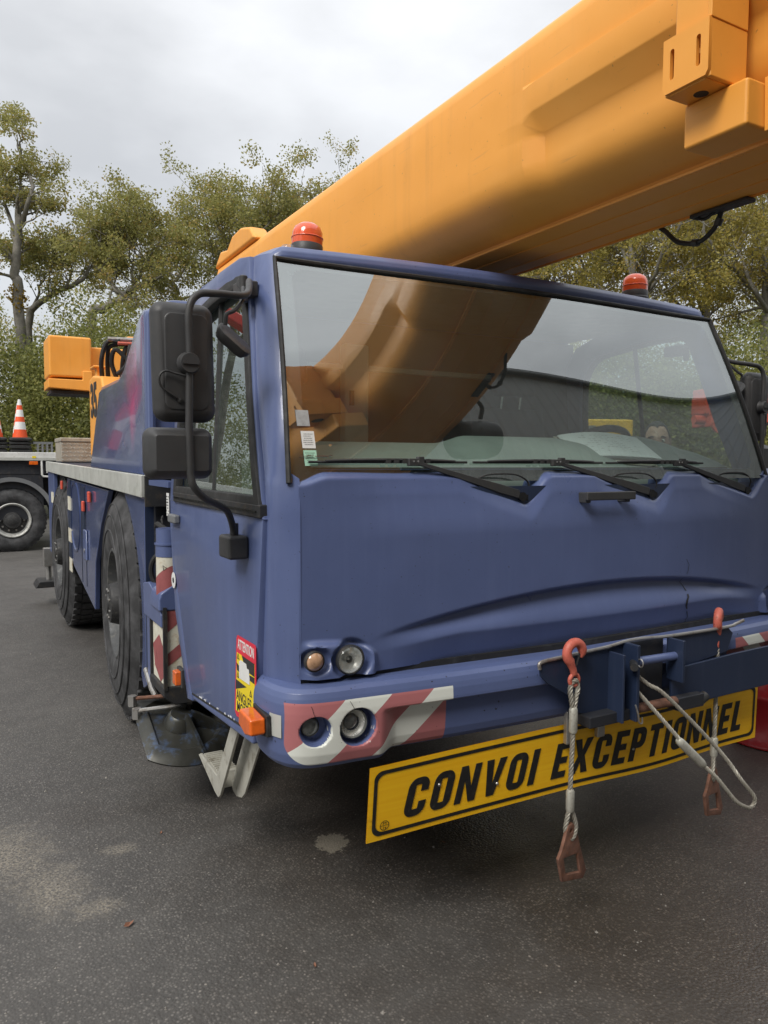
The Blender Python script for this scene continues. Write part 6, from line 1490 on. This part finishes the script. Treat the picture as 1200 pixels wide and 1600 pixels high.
# yellowing trees on the right
for i, (px, d, hz, lab) in enumerate(((850, 27, 350, 'yellowing tree under the boom, left of the right beacon'), (985, 24, 300, 'yellowing tree directly behind the right beacon'), (1090, 27, 240, 'tall yellowing tree between the right beacon and the cable loop'), (1190, 23, 270, 'yellowing tree with feathery limbs at the right edge'), (720, 30, 330, 'yellowing tree mostly hidden by the boom'), (1290, 26, 250, 'yellowing tree just past the right edge of the picture'), (930, 31, 280, 'farther yellowing tree behind the windscreen'))):
    L_ = [([base(px, d)]+pp((px+rnd.uniform(-6, 6), 560), (px+rnd.uniform(-10, 10), 470), (px+rnd.uniform(-10, 10), 400), (px+rnd.uniform(-10, 10), hz+60), d=d), .18, .04, 9)]
    for k in range(6):
        a = rnd.uniform(-1, 1); y0 = rnd.uniform(430, 540); L_.append((pp((px, y0), (px+a*45, y0-45, rnd.uniform(-1, 1)), (px+a*95, y0-85-rnd.uniform(0, 40), rnd.uniform(-2, 2)), (px+a*120, max(hz, y0-150-rnd.uniform(0, 60)), rnd.uniform(-2.5, 2.5)), d=d), .075, .02, 9))
    t_, c_ = tree('autumn_tree', lab, L_, 'leaf_autumn', 40+i, per=20, size=.088, spread=.20, depth=3, branch=1.9, tint=(0, .95)); cnt.append(c_)
# trees left of the picture, mirrored in the door pane and the paint
def copy_tree(src, loc, rz, label):
    r = src.copy(); COL.objects.link(r); off = Vector(loc)
    r.location = off; r.rotation_euler.z = rz; r['label'] = label
    for ch in src.children:
        c = ch.copy(); COL.objects.link(c); c.parent = r
    return r
for i, (x, y, rz, lab) in enumerate(((-6, 26, 1.5, 'oak left of the picture beyond the flatbed cab'), (-9, 24, 1.0, 'oak left of the picture behind the flatbed truck'), (-16, 12, 2.2, 'oak left of the picture opposite the crane'), (-15, 2, 4.0, 'oak left of the picture beside the camera'), (-13, 19, 5.0, 'oak left of the picture near the yard corner'))):
    copy_tree(t_, (x, y, 0), rz, lab)
# ivy-hung undergrowth and wood edge behind the yard, one mass
def mass(name, rows, mat, per, size, spread):
    C = []
    for px0, px1, d0, d1, ylo, yhi, n in rows:
        for k in range(n):
            px = npr.uniform(px0, px1); d = npr.uniform(d0, d1); top = yhi+34*math.sin(px*.031)+24*math.sin(px*.083+1)+14*math.sin(px*.19+2)-18
            py = top+(ylo-top)*npr.uniform(0, 1)**.85; C.append(tuple(pxz(px, py, d)))
    me = leaves_mesh(name, C, size, mat, spread, per); o = link(name, me); o['kind'] = 'stuff'; return o
mass('undergrowth', [(-1500, -300, 20, 25, 720, 470, 420), (-330, 60, 19.5, 23, 760, 530, 420), (40, 330, 19.5, 23, 760, 545, 480), (300, 560, 21, 25, 770, 540, 220), (540, 900, 22, 27, 780, 520, 400), (880, 1120, 19, 24, 790, 590, 500), (1080, 1560, 19, 24, 790, 570, 600)], 'leaf_under', 135, .096, .42)
mass('far_wood', [(-400, 340, 31, 38, 690, 500, 420), (320, 640, 31, 38, 690, 480, 300), (640, 1300, 31, 38, 700, 470, 520)], 'leaf_oak', 110, .12, .55)
# loose grit
rg = random.Random(4); g = MB()
for k in range(700):
    d = rg.uniform(1.6, 7)**1.0; a_ = R(29.2)+rg.uniform(-.52, .52); x, y = d*math.sin(a_), d*math.cos(a_); r_ = rg.uniform(.0018, .0048)*(1 if rg.random() < .93 else 1.8)
    ph = rg.uniform(0, 6); top = [(x+r_*rg.uniform(.7, 1.2)*math.cos(ph+q*1.257), y+r_*rg.uniform(.7, 1.2)*math.sin(ph+q*1.257), .0005) for q in range(5)]
    g.add(top+[(x+r_*.2, y, r_*rg.uniform(.6, 1.1))], [(q, (q+1) % 5, 5) for q in range(5)])
part('grit', g, 'grit_stone', smooth=0)['kind'] = 'stuff'
# fallen leaves on the asphalt
for i, (x, y, rz, s_, lab) in enumerate(((.455, 2.60, .3, .030, 'curled brown leaf on the asphalt at the lower left'), (.93, 2.10, 1.2, .016, 'small pale leaf near the bottom edge of the picture'), (1.72, 2.55, 2.2, .014, 'tiny leaf on the dark asphalt below the sign'), (.70, 3.2, 1.0, .015, 'tiny leaf on the asphalt left of the step'))):
    g = MB(); g.add([(x+s_*(a*math.cos(rz)-b*math.sin(rz)), y+s_*(a*math.sin(rz)+b*math.cos(rz)), .004+c*s_) for a, b, c in ((-.6, 0, .1), (-.2, .28, .3), (.35, .22, .15), (.7, 0, .35), (.3, -.25, .2), (-.2, -.3, .05), (0, 0, 0))], [(0, 1, 6), (1, 2, 6), (2, 3, 6), (3, 4, 6), (4, 5, 6), (5, 0, 6)])
    tag(part('fallen_leaf', g, 'dead_leaf', smooth=0), lab, 'leaf', 'fallen leaves on the asphalt')
